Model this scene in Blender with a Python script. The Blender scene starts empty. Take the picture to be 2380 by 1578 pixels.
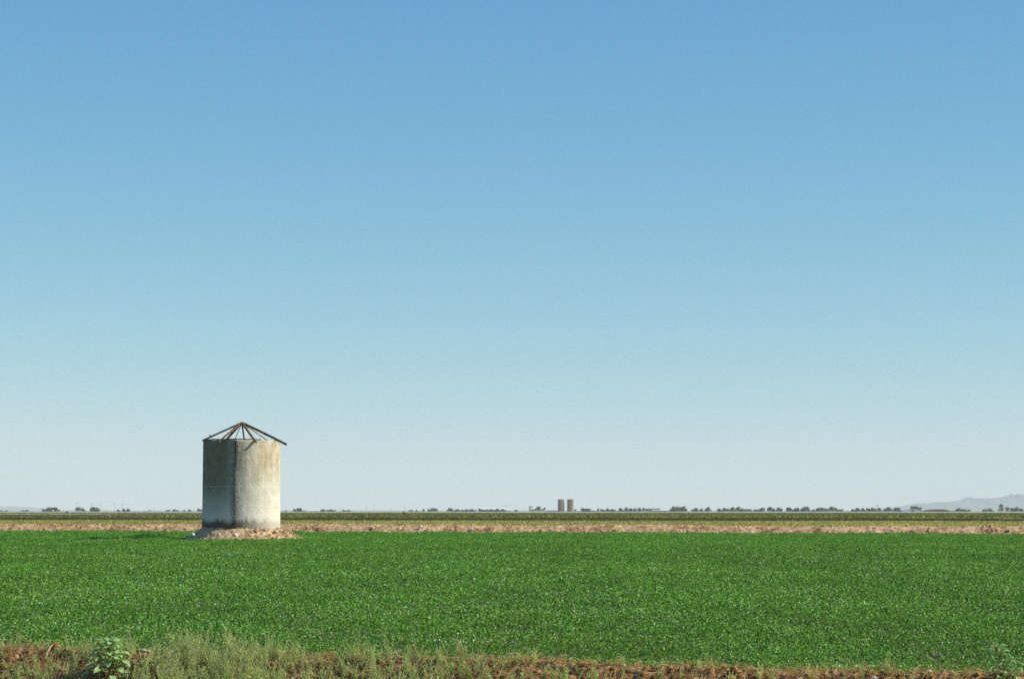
import bpy, math, random
import numpy as np
from mathutils import Vector, Matrix
from math import radians as R, sin, cos, pi

S = bpy.context.scene
COL = S.collection
rng = np.random.default_rng(7)
random.seed(7)

# ------------------------------------------------------------------ camera
EYE = 2.2
FPX = 5619.0                      # focal length in photo pixels (85 mm on 36 mm, 2380 px)
PITCH = math.atan((1185 - 789) / FPX)
cd = bpy.data.cameras.new('camera')
cam = bpy.data.objects.new('camera', cd)
COL.objects.link(cam)
cam.location = (0, 0, EYE)
cam.rotation_euler = (R(90) + PITCH, 0, 0)
cd.lens = 85
cd.sensor_width = 36
cd.clip_start = 0.1
cd.clip_end = 80000
S.camera = cam

def at(px, py, Y):
    """world point at depth Y that the photo shows at pixel px, py"""
    u = (px - 1190) / FPX
    v = (789 - py) / FPX
    dy = cos(PITCH) - v * sin(PITCH)
    dz = sin(PITCH) + v * cos(PITCH)
    return Vector((u / dy * Y, Y, EYE + dz / dy * Y))

# ------------------------------------------------------------------ light
SUN_EL, SUN_AZ = 36.0, 96.0      # azimuth clockwise from +Y (view direction)
W = bpy.data.worlds.new('World')
S.world = W
W.use_nodes = True
nt = W.node_tree
bg = nt.nodes['Background']
sky = nt.nodes.new('ShaderNodeTexSky')
sky.sky_type = 'NISHITA'
sky.sun_disc = False
sky.sun_elevation = R(SUN_EL)
sky.sun_rotation = R(SUN_AZ)
sky.altitude = 0
sky.air_density = 1.0
sky.dust_density = 0.0
sky.ozone_density = 8.0
# film response of the sky: a gain and a curve per channel
EXPO = 0.35
_sep = nt.nodes.new('ShaderNodeSeparateColor'); _com = nt.nodes.new('ShaderNodeCombineColor')
nt.links.new(sky.outputs[0], _sep.inputs[0])
for _i, (_p, _g) in enumerate(((1.22, 1.40), (.90, 1.15), (.38, .77))):
    _a = nt.nodes.new('ShaderNodeMath'); _a.operation = 'MULTIPLY'; _a.inputs[1].default_value = .1
    _b = nt.nodes.new('ShaderNodeMath'); _b.operation = 'POWER'; _b.inputs[1].default_value = _p
    _c = nt.nodes.new('ShaderNodeMath'); _c.operation = 'MULTIPLY'; _c.inputs[1].default_value = 10 * _g / 2 ** EXPO
    nt.links.new(_sep.outputs[_i], _a.inputs[0]); nt.links.new(_a.outputs[0], _b.inputs[0]); nt.links.new(_b.outputs[0], _c.inputs[0]); nt.links.new(_c.outputs[0], _com.inputs[_i])
_d = nt.nodes.new('ShaderNodeMath'); _d.operation = 'MULTIPLY_ADD'; _d.inputs[1].default_value = .28 / 2 ** EXPO
nt.links.new(_sep.outputs[0], _d.inputs[0]); nt.links.new(_c.outputs[0], _d.inputs[2]); nt.links.new(_d.outputs[0], _com.inputs[2])
nt.links.new(_com.outputs[0], bg.inputs[0])
bg.inputs[1].default_value = 0.1
sd = bpy.data.lights.new('sun', 'SUN')
sun = bpy.data.objects.new('sun', sd)
COL.objects.link(sun)
sd.energy = 4.9
sd.angle = R(0.5)
sd.color = (1.0, 0.93, 0.80)
sv = Vector((sin(R(SUN_AZ)) * cos(R(SUN_EL)), cos(R(SUN_AZ)) * cos(R(SUN_EL)), sin(R(SUN_EL))))
sun.rotation_euler = (-sv).to_track_quat('-Z', 'Y').to_euler()
sun.location = (40, -10, 60)
S.view_settings.view_transform = 'Standard'
S.view_settings.look = 'None'
S.view_settings.exposure = EXPO
S.view_settings.gamma = 1.0
S.cycles.use_denoising = False
S.cycles.max_bounces = 6
S.cycles.volume_bounces = 1
S.cycles.transparent_max_bounces = 8

# ------------------------------------------------------------------ helpers
def _h(i, j, k, seed):
    n = (i * 374761393 + j * 668265263 + k * 2147483647 + seed * 1274126177) & 0xFFFFFFFF
    n = ((n ^ (n >> 13)) * 1274126177) & 0xFFFFFFFF
    n = (n ^ (n >> 16)) & 0xFFFFFFFF
    return n.astype(np.float64) / 4294967295.0

def vnoise(x, y, z=None, seed=0):
    """smooth value noise -1..1"""
    x = np.asarray(x, float); y = np.asarray(y, float)
    z = np.zeros_like(x) if z is None else np.asarray(z, float)
    i = np.floor(x).astype(np.int64); j = np.floor(y).astype(np.int64); k = np.floor(z).astype(np.int64)
    fx, fy, fz = x - i, y - j, z - k
    fx = fx * fx * (3 - 2 * fx); fy = fy * fy * (3 - 2 * fy); fz = fz * fz * (3 - 2 * fz)
    r = 0
    for a in (0, 1):
        for b in (0, 1):
            for c in (0, 1):
                w = (fx if a else 1 - fx) * (fy if b else 1 - fy) * (fz if c else 1 - fz)
                r = r + w * _h(i + a, j + b, k + c, seed)
    return r * 2 - 1

def fbm(x, y, z=None, seed=0, oct=4, gain=0.5):
    s, a, f, t = 0, 1, 1, 0
    z = np.zeros_like(np.asarray(x, float)) if z is None else z
    for o in range(oct):
        s = s + a * vnoise(x * f, y * f, z * f, seed + o * 17)
        t += a; a *= gain; f *= 2.03
    return s / t

def mesh_np(name, V, F, mat=None, col=None, smooth=False, parent=None):
    """V (n,3); F (m,k) all the same k; col per face (m,3)"""
    me = bpy.data.meshes.new(name)
    V = np.asarray(V, np.float32); F = np.asarray(F, np.int32)
    m, k = F.shape
    me.vertices.add(len(V)); me.vertices.foreach_set('co', V.ravel())
    me.loops.add(m * k); me.loops.foreach_set('vertex_index', F.ravel())
    me.polygons.add(m)
    me.polygons.foreach_set('loop_start', np.arange(0, m * k, k, dtype=np.int32))
    me.polygons.foreach_set('loop_total', np.full(m, k, np.int32))
    if col is not None:
        a = me.attributes.new('col', 'FLOAT_COLOR', 'FACE')
        c = np.ones((m, 4), np.float32); c[:, :3] = col
        a.data.foreach_set('color', c.ravel())
    me.update(calc_edges=True)
    me.validate()
    if smooth:
        me.polygons.foreach_set('use_smooth', np.ones(m, bool))
    if mat: me.materials.append(mat)
    o = bpy.data.objects.new(name, me)
    COL.objects.link(o)
    if parent is not None: o.parent = parent
    return o

class MB:
    """collects pieces, all polygons, and builds ONE mesh"""
    def __init__(s): s.v = []; s.f = []
    def add(s, vs, fs):
        b = len(s.v); s.v += [tuple(p) for p in vs]; s.f += [tuple(b + i for i in f) for f in fs]
    def box(s, x0, x1, y0, y1, z0, z1):
        s.add([(x0,y0,z0),(x1,y0,z0),(x1,y1,z0),(x0,y1,z0),(x0,y0,z1),(x1,y0,z1),(x1,y1,z1),(x0,y1,z1)],
              [(0,3,2,1),(4,5,6,7),(0,1,5,4),(1,2,6,5),(2,3,7,6),(3,0,4,7)])
    def tube(s, pts, rads, n=6, cap=True, wob=0):
        pts = [Vector(p) for p in pts]; rings = []
        for i, p in enumerate(pts):
            d = (pts[min(i+1, len(pts)-1)] - pts[max(i-1, 0)]).normalized()
            a = d.orthogonal().normalized() if i == 0 else (a - d * a.dot(d)).normalized()
            b = d.cross(a)
            r = rads[i] if hasattr(rads, '__len__') else rads
            rings.append([p + (a * cos(2*pi*k/n) + b * sin(2*pi*k/n)) * r * (1 + wob * random.uniform(-1, 1)) for k in range(n)])
        vs = [v for rg in rings for v in rg]
        fs = [(i*n+k, i*n+(k+1) % n, (i+1)*n+(k+1) % n, (i+1)*n+k) for i in range(len(pts)-1) for k in range(n)]
        if cap: fs += [tuple(reversed(range(n))), tuple((len(pts)-1)*n+k for k in range(n))]
        s.add(vs, fs)
    def beam(s, p, q, w, h):
        """squared timber with slightly worn section"""
        p, q = Vector(p), Vector(q); d = (q - p).normalized()
        a = d.cross(Vector((0,0,1))).normalized(); b = a.cross(d)
        N = 7; vs = []
        for i in range(N):
            c = p.lerp(q, i/(N-1)) + a * random.uniform(-.012, .012) + b * random.uniform(-.012, .012)
            for u, v in ((-1,-1),(1,-1),(1,1),(-1,1)):
                vs.append(c + a * u * w/2 * random.uniform(.88, 1.08) + b * v * h/2 * random.uniform(.88, 1.08))
        fs = [(i*4+k, i*4+(k+1) % 4, (i+1)*4+(k+1) % 4, (i+1)*4+k) for i in range(N-1) for k in range(4)]
        fs += [(3,2,1,0), tuple((N-1)*4+k for k in range(4))]
        s.add(vs, fs)
    def build(s, name, mat, parent=None, smooth=False):
        me = bpy.data.meshes.new(name); me.from_pydata(s.v, [], s.f); me.update()
        if smooth:
            for p in me.polygons: p.use_smooth = True
        me.materials.append(mat)
        o = bpy.data.objects.new(name, me); COL.objects.link(o)
        if parent is not None: o.parent = parent
        return o

def tag(o, label=None, cat=None, group=None, kind=None):
    if label: o['label'] = label
    if cat: o['category'] = cat
    if group: o['group'] = group
    if kind: o['kind'] = kind
    return o
def empty(name, loc=(0,0,0), rz=0):
    o = bpy.data.objects.new(name, None); COL.objects.link(o)
    o.location = loc; o.rotation_euler = (0,0,rz); o.empty_display_size = .3
    return o
def copy_tree(src, loc, rz, sc=(1,1,1)):
    c = src.copy(); COL.objects.link(c); c.location = loc; c.rotation_euler = (0,0,rz); c.scale = sc
    for ch in list(src.children):
        d = ch.copy(); COL.objects.link(d); d.parent = c
        for g in list(ch.children):
            e = g.copy(); COL.objects.link(e); e.parent = d
    return c

# ------------------------------------------------------------------ materials
def new_mat(name):
    m = bpy.data.materials.new(name); m.use_nodes = True
    b = m.node_tree.nodes['Principled BSDF']
    b.inputs['Specular IOR Level'].default_value = 0.15
    b.inputs['Roughness'].default_value = 0.9
    return m, m.node_tree, b
def N(t, typ, **kw):
    n = t.nodes.new(typ)
    for k, v in kw.items(): setattr(n, k, v)
    return n
def noise(t, vec, scale, detail=4, rough=.6):
    n = N(t, 'ShaderNodeTexNoise'); n.inputs['Scale'].default_value = scale
    n.inputs['Detail'].default_value = detail; n.inputs['Roughness'].default_value = rough
    if vec is not None: t.links.new(vec, n.inputs['Vector'])
    return n.outputs['Fac']
def ramp(t, fac, stops):
    n = N(t, 'ShaderNodeValToRGB'); cr = n.color_ramp
    while len(cr.elements) > 1: cr.elements.remove(cr.elements[0])
    cr.elements[0].position = stops[0][0]; cr.elements[0].color = (*stops[0][1], 1)
    for p, c in stops[1:]:
        e = cr.elements.new(p); e.color = (*c, 1)
    t.links.new(fac, n.inputs[0]); return n.outputs[0]
def mapping(t, src, scale):
    m = N(t, 'ShaderNodeMapping'); m.inputs['Scale'].default_value = scale
    t.links.new(src, m.inputs[0]); return m.outputs[0]
def mixc(t, fac, a, b, mode='MIX'):
    n = N(t, 'ShaderNodeMix', data_type='RGBA', blend_type=mode)
    for sock, v in ((n.inputs['Factor'], fac), (n.inputs['A'], a), (n.inputs['B'], b)):
        if isinstance(v, bpy.types.NodeSocket): t.links.new(v, sock)
        elif hasattr(v, '__len__'): sock.default_value = (*v, 1)
        else: sock.default_value = v
    # RGBA sockets are the third pair
    return n.outputs['Result']
def mixrgb(t, fac, a, b, mode='MIX'):
    n = N(t, 'ShaderNodeMixRGB', blend_type=mode)
    for i, v in enumerate((fac, a, b)):
        s_ = n.inputs[i]
        if isinstance(v, bpy.types.NodeSocket): t.links.new(v, s_)
        elif hasattr(v, '__len__'): s_.default_value = (*v, 1)
        else: s_.default_value = v
    return n.outputs[0]
def math_(t, op, a, b=0.0, c=None):
    n = N(t, 'ShaderNodeMath', operation=op)
    for i, v in enumerate((a, b) if c is None else (a, b, c)):
        if isinstance(v, bpy.types.NodeSocket): t.links.new(v, n.inputs[i])
        else: n.inputs[i].default_value = v
    return n.outputs[0]
def bump(t, b, h, dist, strength=1.0):
    n = N(t, 'ShaderNodeBump'); n.inputs['Distance'].default_value = dist; n.inputs['Strength'].default_value = strength
    t.links.new(h, n.inputs['Height']); t.links.new(n.outputs[0], b.inputs['Normal'])

def noisy_mat(name, cols, scale, bscale=None, bdist=.02, stretch=(1,1,1), detail=6):
    m, t, b = new_mat(name)
    g = N(t, 'ShaderNodeNewGeometry').outputs['Position']
    v = mapping(t, g, stretch)
    f = noise(t, v, scale, detail, .65)
    k = len(cols)
    c = ramp(t, f, [(.34 + .32 * i / max(1, k-1), col) for i, col in enumerate(cols)])
    t.links.new(c, b.inputs['Base Color'])
    if bscale: bump(t, b, noise(t, g, bscale, 5, .7), bdist)
    return m

def leaf_mat(name, trans=0.35, gloss=.12):
    m, t, b = new_mat(name)
    a = N(t, 'ShaderNodeAttribute', attribute_name='col').outputs['Color']
    t.links.new(a, b.inputs['Base Color'])
    b.inputs['Roughness'].default_value = .55
    b.inputs['Specular IOR Level'].default_value = gloss
    tr = N(t, 'ShaderNodeBsdfTranslucent')
    tc = mixrgb(t, 1.0, a, (1.0, 1.0, .55), 'MULTIPLY')
    t.links.new(tc, tr.inputs[0])
    mx = N(t, 'ShaderNodeMixShader'); mx.inputs[0].default_value = trans
    t.links.new(b.outputs[0], mx.inputs[1]); t.links.new(tr.outputs[0], mx.inputs[2])
    t.links.new(mx.outputs[0], t.nodes['Material Output'].inputs[0])
    return m

M_leaf = leaf_mat('leaf', .34, .15)
M_weed = leaf_mat('weed_leaf', .5, .05)
M_soil = noisy_mat('field_soil', [(.05,.05,.02), (.10,.09,.04), (.19,.15,.08)], .6, 9, .03)
M_ground = noisy_mat('plain_earth', [(.24,.17,.11), (.31,.23,.15), (.36,.28,.19)], .02, 2, .05)
M_bank = noisy_mat('red_brown_earth', [(.06,.026,.009), (.20,.095,.034), (.38,.215,.085), (.56,.39,.19)], 7, 45, .012)
M_farbank = noisy_mat('tan_earth', [(.25,.13,.055), (.52,.335,.165), (.66,.47,.26)], .9, 9, .05)
M_mound = noisy_mat('pale_rubble_earth', [(.24,.145,.065), (.46,.32,.175), (.58,.44,.28)], 2.2, 14, .03)
M_stone = noisy_mat('pale_clod', [(.40,.28,.20), (.55,.42,.31)], 9, 30, .01)
M_dust = noisy_mat('pale_dust', [(.42,.35,.26), (.52,.45,.35)], .004, stretch=(1, .2, 1))
M_wheat = noisy_mat('dry_stubble', [(.36,.29,.17), (.50,.42,.27)], .02, stretch=(1, .3, 1))
M_plainfar = noisy_mat('far_plain', [(.27,.22,.16), (.36,.31,.24)], .002, stretch=(1, .3, 1))

# ------------------------------------------------------------------ scatter of small leaves
def leaves(P, size, col, aspect=.6, up=.35, along=None):
    """P (n,3) centres, size (n,), col (n,3) -> rhombic leaf quads"""
    n = len(P)
    nrm = rng.normal(size=(n, 3)); nrm[:, 2] = np.abs(nrm[:, 2]) + up
    nrm /= np.linalg.norm(nrm, axis=1)[:, None]
    t = rng.normal(size=(n, 3)) if along is None else along + .25 * rng.normal(size=(n, 3))
    if along is not None:
        u = t / np.linalg.norm(t, axis=1)[:, None]
        v = np.cross(u, np.array([0, 0, 1.0]) + .55 * rng.normal(size=(n, 3)))
    else:
        u = t - nrm * (t * nrm).sum(1)[:, None]; u /= np.linalg.norm(u, axis=1)[:, None]
        v = np.cross(nrm, u)
    v /= np.linalg.norm(v, axis=1)[:, None]
    a = (size * .5)[:, None]; b = a * (aspect if np.isscalar(aspect) else aspect[:, None])
    V = np.empty((n, 4, 3)); V[:, 0] = P - u*a; V[:, 1] = P + v*b + u*a*.15; V[:, 2] = P + u*a; V[:, 3] = P - v*b + u*a*.15
    F = np.arange(n * 4).reshape(n, 4)
    return V.reshape(-1, 3), F, col

def pick(n, pal, w=None):
    pal = np.array(pal, float)
    i = rng.choice(len(pal), n, p=None if w is None else np.array(w) / np.sum(w))
    return pal[i] * rng.uniform(.8, 1.2, (n, 1))

# ------------------------------------------------------------------ ground sheets
def sheet(name, pts, z, mat, label=None):
    me = bpy.data.meshes.new(name); me.from_pydata([(x, y, z) for x, y in pts], [], [tuple(range(len(pts)))]); me.update()
    me.materials.append(mat)
    o = bpy.data.objects.new(name, me); COL.objects.link(o); o['kind'] = 'structure'
    if label: o['label'] = label
    return o
sheet('ground', [(-23500,-400),(23500,-400),(23500,23500),(-23500,23500)], -.35, M_ground, 'bare brown earth of the plain')

NS = -.42                                   # slope of the near bank line
def y_near(x): return 29.35 + NS * x        # crest of the near bank
FS = -.33
def y_far(x): return 203.0 + FS * x         # far edge of the alfalfa
def bandline(y0, s=-.22): return lambda x: y0 + s * x
def strip(name, y0, y1, z, mat, label, half=None, x0=None, x1=None, s=-.22):
    hw = half or y1 * .42 + 60
    a = -hw if x0 is None else x0; b = hw if x1 is None else x1
    return sheet(name, [(a, y0 + s*a), (b, y0 + s*b), (b, y1 + s*b), (a, y1 + s*a)], z, mat, label)
sheet('alfalfa_soil', [(-60, y_near(-60)+.2), (60, y_near(60)+.2), (150, y_far(150)), (-150, y_far(-150))], 0.0, M_soil, 'brown soil under the alfalfa')
sheet('far_plain', [(-23400, 214+FS*-23400 if 0 else 700), (-900, 400), (-220, y_far(-220)+3), (220, y_far(220)+3), (900, 400), (23400, 700), (23400, 23400), (-23400, 23400)], .2, M_plainfar, 'flat dry plain running to the horizon')
M_by = noisy_mat('yellow_green_stubble', [(.19,.17,.07), (.32,.28,.15), (.20,.22,.08)], .12, stretch=(1,.4,1))
M_bd = noisy_mat('dark_crop_soil', [(.07,.045,.02), (.14,.08,.04), (.09,.08,.03)], .10, stretch=(1,.4,1))
M_bg = noisy_mat('row_crop_soil', [(.10,.10,.035), (.15,.14,.06)], .06, stretch=(1,.3,1))
strip('stubble_strip', 226, 416, .23, M_by, 'yellowish green stubble behind the far bank')
strip('dark_furrow_strip', 416, 520, .24, M_bd, 'dark reddish brown furrowed soil beyond the stubble')
strip('stubble_line', 520, 560, .23, M_by, 'thin pale line of stubble')
strip('row_crop_soil', 560, 1404, .24, M_bg, 'soil of the distant green crop field')
strip('dusty_road', 1404, 2750, .23, M_dust, 'pale dusty strip in front of the farms')
sheet('wheat_stubble', [(at(-200,0,800).x, 780), (at(330,0,980).x, 990), (at(250,0,1250).x, 1250), (at(-200,0,1250).x, 1230)], .27, M_wheat, 'pale cream dry stubble field at the left')

# ------------------------------------------------------------------ alfalfa
def canopy(x, y):
    return .36 + .09 * fbm(x*.35, y*.2, seed=3, oct=3) + .07 * vnoise(x*1.9, y*1.3, seed=9) + .065 * vnoise(x*4.2, y*3.2, seed=11) + .03 * vnoise(x*11, y*9, seed=12)
MX, MY, MR = -17.8, 159.0, 3.75
def alfalfa():
    n = 2700000
    # sample depth with density ~ (31/Y)^1.9 per m2 over a widening wedge
    e = .35
    u = rng.random(n); a0, a1 = 26.0**e, 226.0**e
    Y = (a0 + u * (a1 - a0)) ** (1/e)
    X = rng.uniform(-1, 1, n) * (.2118 * Y * 1.18 + 1.5)
    k = (Y > y_near(X) + .12) & (Y < y_far(X) - .3 + .5 * vnoise(X*.8, X*0, seed=5))
    k &= ((X - MX) ** 2 / 1.1 + (Y - MY) ** 2) > (MR + .35 * vnoise(X*1.3, Y*1.3, seed=4)) ** 2
    # thin, patchy places
    bare = np.exp(-(((X + 9.6) / 2.2) ** 2 + ((Y - 107) / 3.0) ** 2) ** 2)
    bare = np.maximum(bare, .8 * np.exp(-(((X + 3.2) / 3.0) ** 2 + ((Y - 112) / 1.5) ** 2) ** 2))
    bare = np.maximum(bare, .75 * np.exp(-(((X + 28) / 5.0) ** 2 + ((Y - 170) / 2.5) ** 2) ** 2) * (X < -30))
    bare = np.maximum(bare, .6 * np.exp(-(((X + 22) / 5.0) ** 2 + ((Y - 113) / 1.2) ** 2) ** 2))
    bare = np.maximum(bare, np.clip(-.55 - fbm(X*.25, Y*.10, seed=31, oct=3), 0, 1) * 2.0)
    k &= rng.random(n) > bare * .85
    gap = np.clip(-.12 - vnoise(X*3.1, Y*2.2, seed=33), 0, 1) * np.clip((75 - Y) / 40, 0, 1)
    k &= rng.random(n) > gap * 1.6
    X, Y, bare = X[k], Y[k], bare[k]; n = len(X)
    H = canopy(X, Y) * (1 - .45 * bare)
    size = .032 * (Y / 31) ** .62 * rng.uniform(.6, 1.35, n)
    Z = H - rng.exponential(.07, n) * (Y / 31) ** .25 + .03 * rng.normal(size=n) * (rng.random(n) < .25)
    edge = (Y - y_near(X)) < 1.2
    Z[edge] = np.maximum(.03, Z[edge] - rng.random(edge.sum()) * .3)
    Z = np.clip(Z, .02, None)
    pal = [(.086,.240,.023), (.126,.318,.032), (.200,.410,.060), (.028,.095,.010), (.27,.46,.14), (.50,.62,.34), (.22,.27,.08)]
    yel = .5 * np.clip(fbm(X*.16, Y*.07, seed=51, oct=3) * 1.6 - .15, 0, .6)
    col = pick(n, pal, [3.5, 4, 2.3, 3.0, 1.0, .45, .5])
    Yr = Y - FS * X * np.clip((Y - 30) / 170, 0, 1)
    tone = 1 + .30 * fbm(X*.5, Y*.25, seed=41, oct=4) + .16 * fbm(X*.035, Yr*.28, seed=47, oct=3) + .12 * vnoise(X*7, Y*5, seed=43)
    col *= tone[:, None]; col *= 1 + yel[:, None] * np.array([.55, .08, -.1])
    far = np.clip((Y - 45) / 120, 0, 1)[:, None] * .6
    col = col * (1 - far) + far * np.array([.132, .322, .036]) * tone[:, None]
    fl = (rng.random(n) < .024 * (Y < 110) * np.clip(.3 + 3.4 * fbm(X*.9, Y*.30, seed=61, oct=3), 0, 3)) & (Z > H - .06)
    nf = fl.sum()
    col[fl] = pick(nf, [(.62,.50,.54), (.74,.70,.56), (.46,.34,.42), (.60,.60,.40)], [3, 2, 2, 2])
    size[fl] *= .85; Z[fl] += .02
    tall = np.exp(-(((X + 24.0) / 1.3) ** 2 + ((Y - 161.5) / 2.5) ** 2) ** 2); Z += tall * .42 * rng.random(n)
    P = np.stack([X, Y, Z], 1)
    V, F, C = leaves(P, size, col, .62, .35)
    o = mesh_np('alfalfa', V, F, M_leaf, C)
    tag(o, 'dense green flowering alfalfa covering the near field', 'alfalfa', kind='stuff')
    # stems and stalks behind the front edge give it depth
    return o
alfalfa()

# ------------------------------------------------------------------ banks of earth
def bank(name, x0, x1, line, prof, dx, mat, label, amp, sc, seed, slope, gain=.62):
    """prof: list of (offset across, z)"""
    xs = np.arange(x0, x1, dx)
    o = np.array([p[0] for p in prof]); z = np.array([p[1] for p in prof])
    L = np.linspace(o[0], o[-1], int((o[-1]-o[0]) / dx) + 1)
    Zp = np.interp(L, o, z)
    Xg, Lg = np.meshgrid(xs, L)
    Zg = np.repeat(Zp[:, None], len(xs), 1)
    w = np.clip(np.minimum(Lg - L[0], L[-1] - Lg) / (4 * dx), 0, 1)
    cr = 1 + .12 * fbm(Xg * .25 / (dx*20), Xg*0, seed=seed+5)
    n1 = fbm(Xg*sc, Lg*sc*1.1, Zg*sc, seed, 5, gain)
    n2 = 1 - np.abs(vnoise(Xg*sc*2.3, Lg*sc*2.3, seed=seed+50)) * 2
    n3 = 1 - np.abs(fbm(Xg*sc*1.9 + 5, Lg*sc*1.9, Zg*sc*2, seed+90, 4, .65)) * 3
    Z = Zg * cr + w * amp * (n1 + .3 * n2 + .38 * np.clip(n3, -1, 1))
    Y = line(Xg) + Lg + w * amp * .9 * fbm(Xg*sc*1.3, Zg*sc*2 + Lg*sc, seed=seed+9, oct=4)
    X = Xg + w * amp * .8 * fbm(Xg*sc*1.2 + 9, Lg*sc*1.7, seed=seed+19, oct=4)
    V = np.stack([X, Y, Z], -1).reshape(-1, 3)
    h, wd = Xg.shape
    I = np.arange(h*wd).reshape(h, wd)
    F = np.stack([I[:-1,:-1], I[:-1,1:], I[1:,1:], I[1:,:-1]], -1).reshape(-1, 4)
    ob = mesh_np(name, V, F, mat)
    ob['kind'] = 'structure'; ob['label'] = label
    ob_v = V.reshape(h, wd, 3)
    return ob_v
near_prof = [(-1.9,-.36), (-1.35,-.30), (-.55,.09), (-.12,.32), (.0,.35), (.18,.32), (.5,.10), (.8,-.02)]
NB = bank('near_bank', -11, 11, y_near, near_prof, .02, M_bank, 'crumbly red brown earth bank at the near edge of the field', .066, 8.5, 3, NS, .68)
far_prof = [(-.4,-.05), (.2,.12), (.9,.55), (1.6,.80), (2.3,.88), (3.6,.86), (5.0,.6), (6.5,.15)]
FB = bank('far_bank', -75, 75, y_far, far_prof, .11, M_farbank, 'tan rough earth bank along the far edge of the alfalfa', .13, 2.4, 23, FS)

# scattered clods on both banks (nobody could count them)
def clod_cloud(name, pts, sizes, mat, label):
    ico = []
    t = (1 + 5 ** .5) / 2
    base = np.array([(-1,t,0),(1,t,0),(-1,-t,0),(1,-t,0),(0,-1,t),(0,1,t),(0,-1,-t),(0,1,-t),(t,0,-1),(t,0,1),(-t,0,-1),(-t,0,1)]) / 1.9
    fc = np.array([(0,11,5),(0,5,1),(0,1,7),(0,7,10),(0,10,11),(1,5,9),(5,11,4),(11,10,2),(10,7,6),(7,1,8),(3,9,4),(3,4,2),(3,2,6),(3,6,8),(3,8,9),(4,9,5),(2,4,11),(6,2,10),(8,6,7),(9,8,1)])
    n = len(pts)
    V = base[None] * rng.uniform(.6, 1.25, (n, 12, 1)) * np.array(sizes)[:, None, None] * rng.uniform(.7, 1.3, (n, 1, 3)) + np.array(pts)[:, None]
    F = (fc[None] + (np.arange(n) * 12)[:, None, None]).reshape(-1, 3)
    return tag(mesh_np(name, V.reshape(-1, 3), F, mat), label, 'clods', kind='stuff')
def on_mesh(G, n, lo, hi):
    i = rng.integers(int(G.shape[0]*lo), int(G.shape[0]*hi), n); j = rng.integers(0, G.shape[1], n)
    return G[i, j].copy()
def on_prof(x, off, prof, line):
    o = [p[0] for p in prof]; z = [p[1] for p in prof]
    return np.stack([x, line(x) + off, np.interp(off, o, z)], 1)
n = 5200
x = rng.uniform(-9.5, 9.5, n); off = rng.uniform(-1.4, .2, n)
clod_cloud('near_clods', on_mesh(NB, n, .15, .82), .006 + rng.exponential(.012, n).clip(0, .06), M_bank, 'small red brown clods crumbled over the near bank')
n = 4200
x = rng.uniform(-60, 60, n); off = rng.uniform(-.3, 3.0, n)
clod_cloud('far_clods', on_mesh(FB, n, .02, .45), .02 + rng.exponential(.035, n).clip(0, .11), M_farbank, 'tan clods strewn along the far bank')

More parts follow.
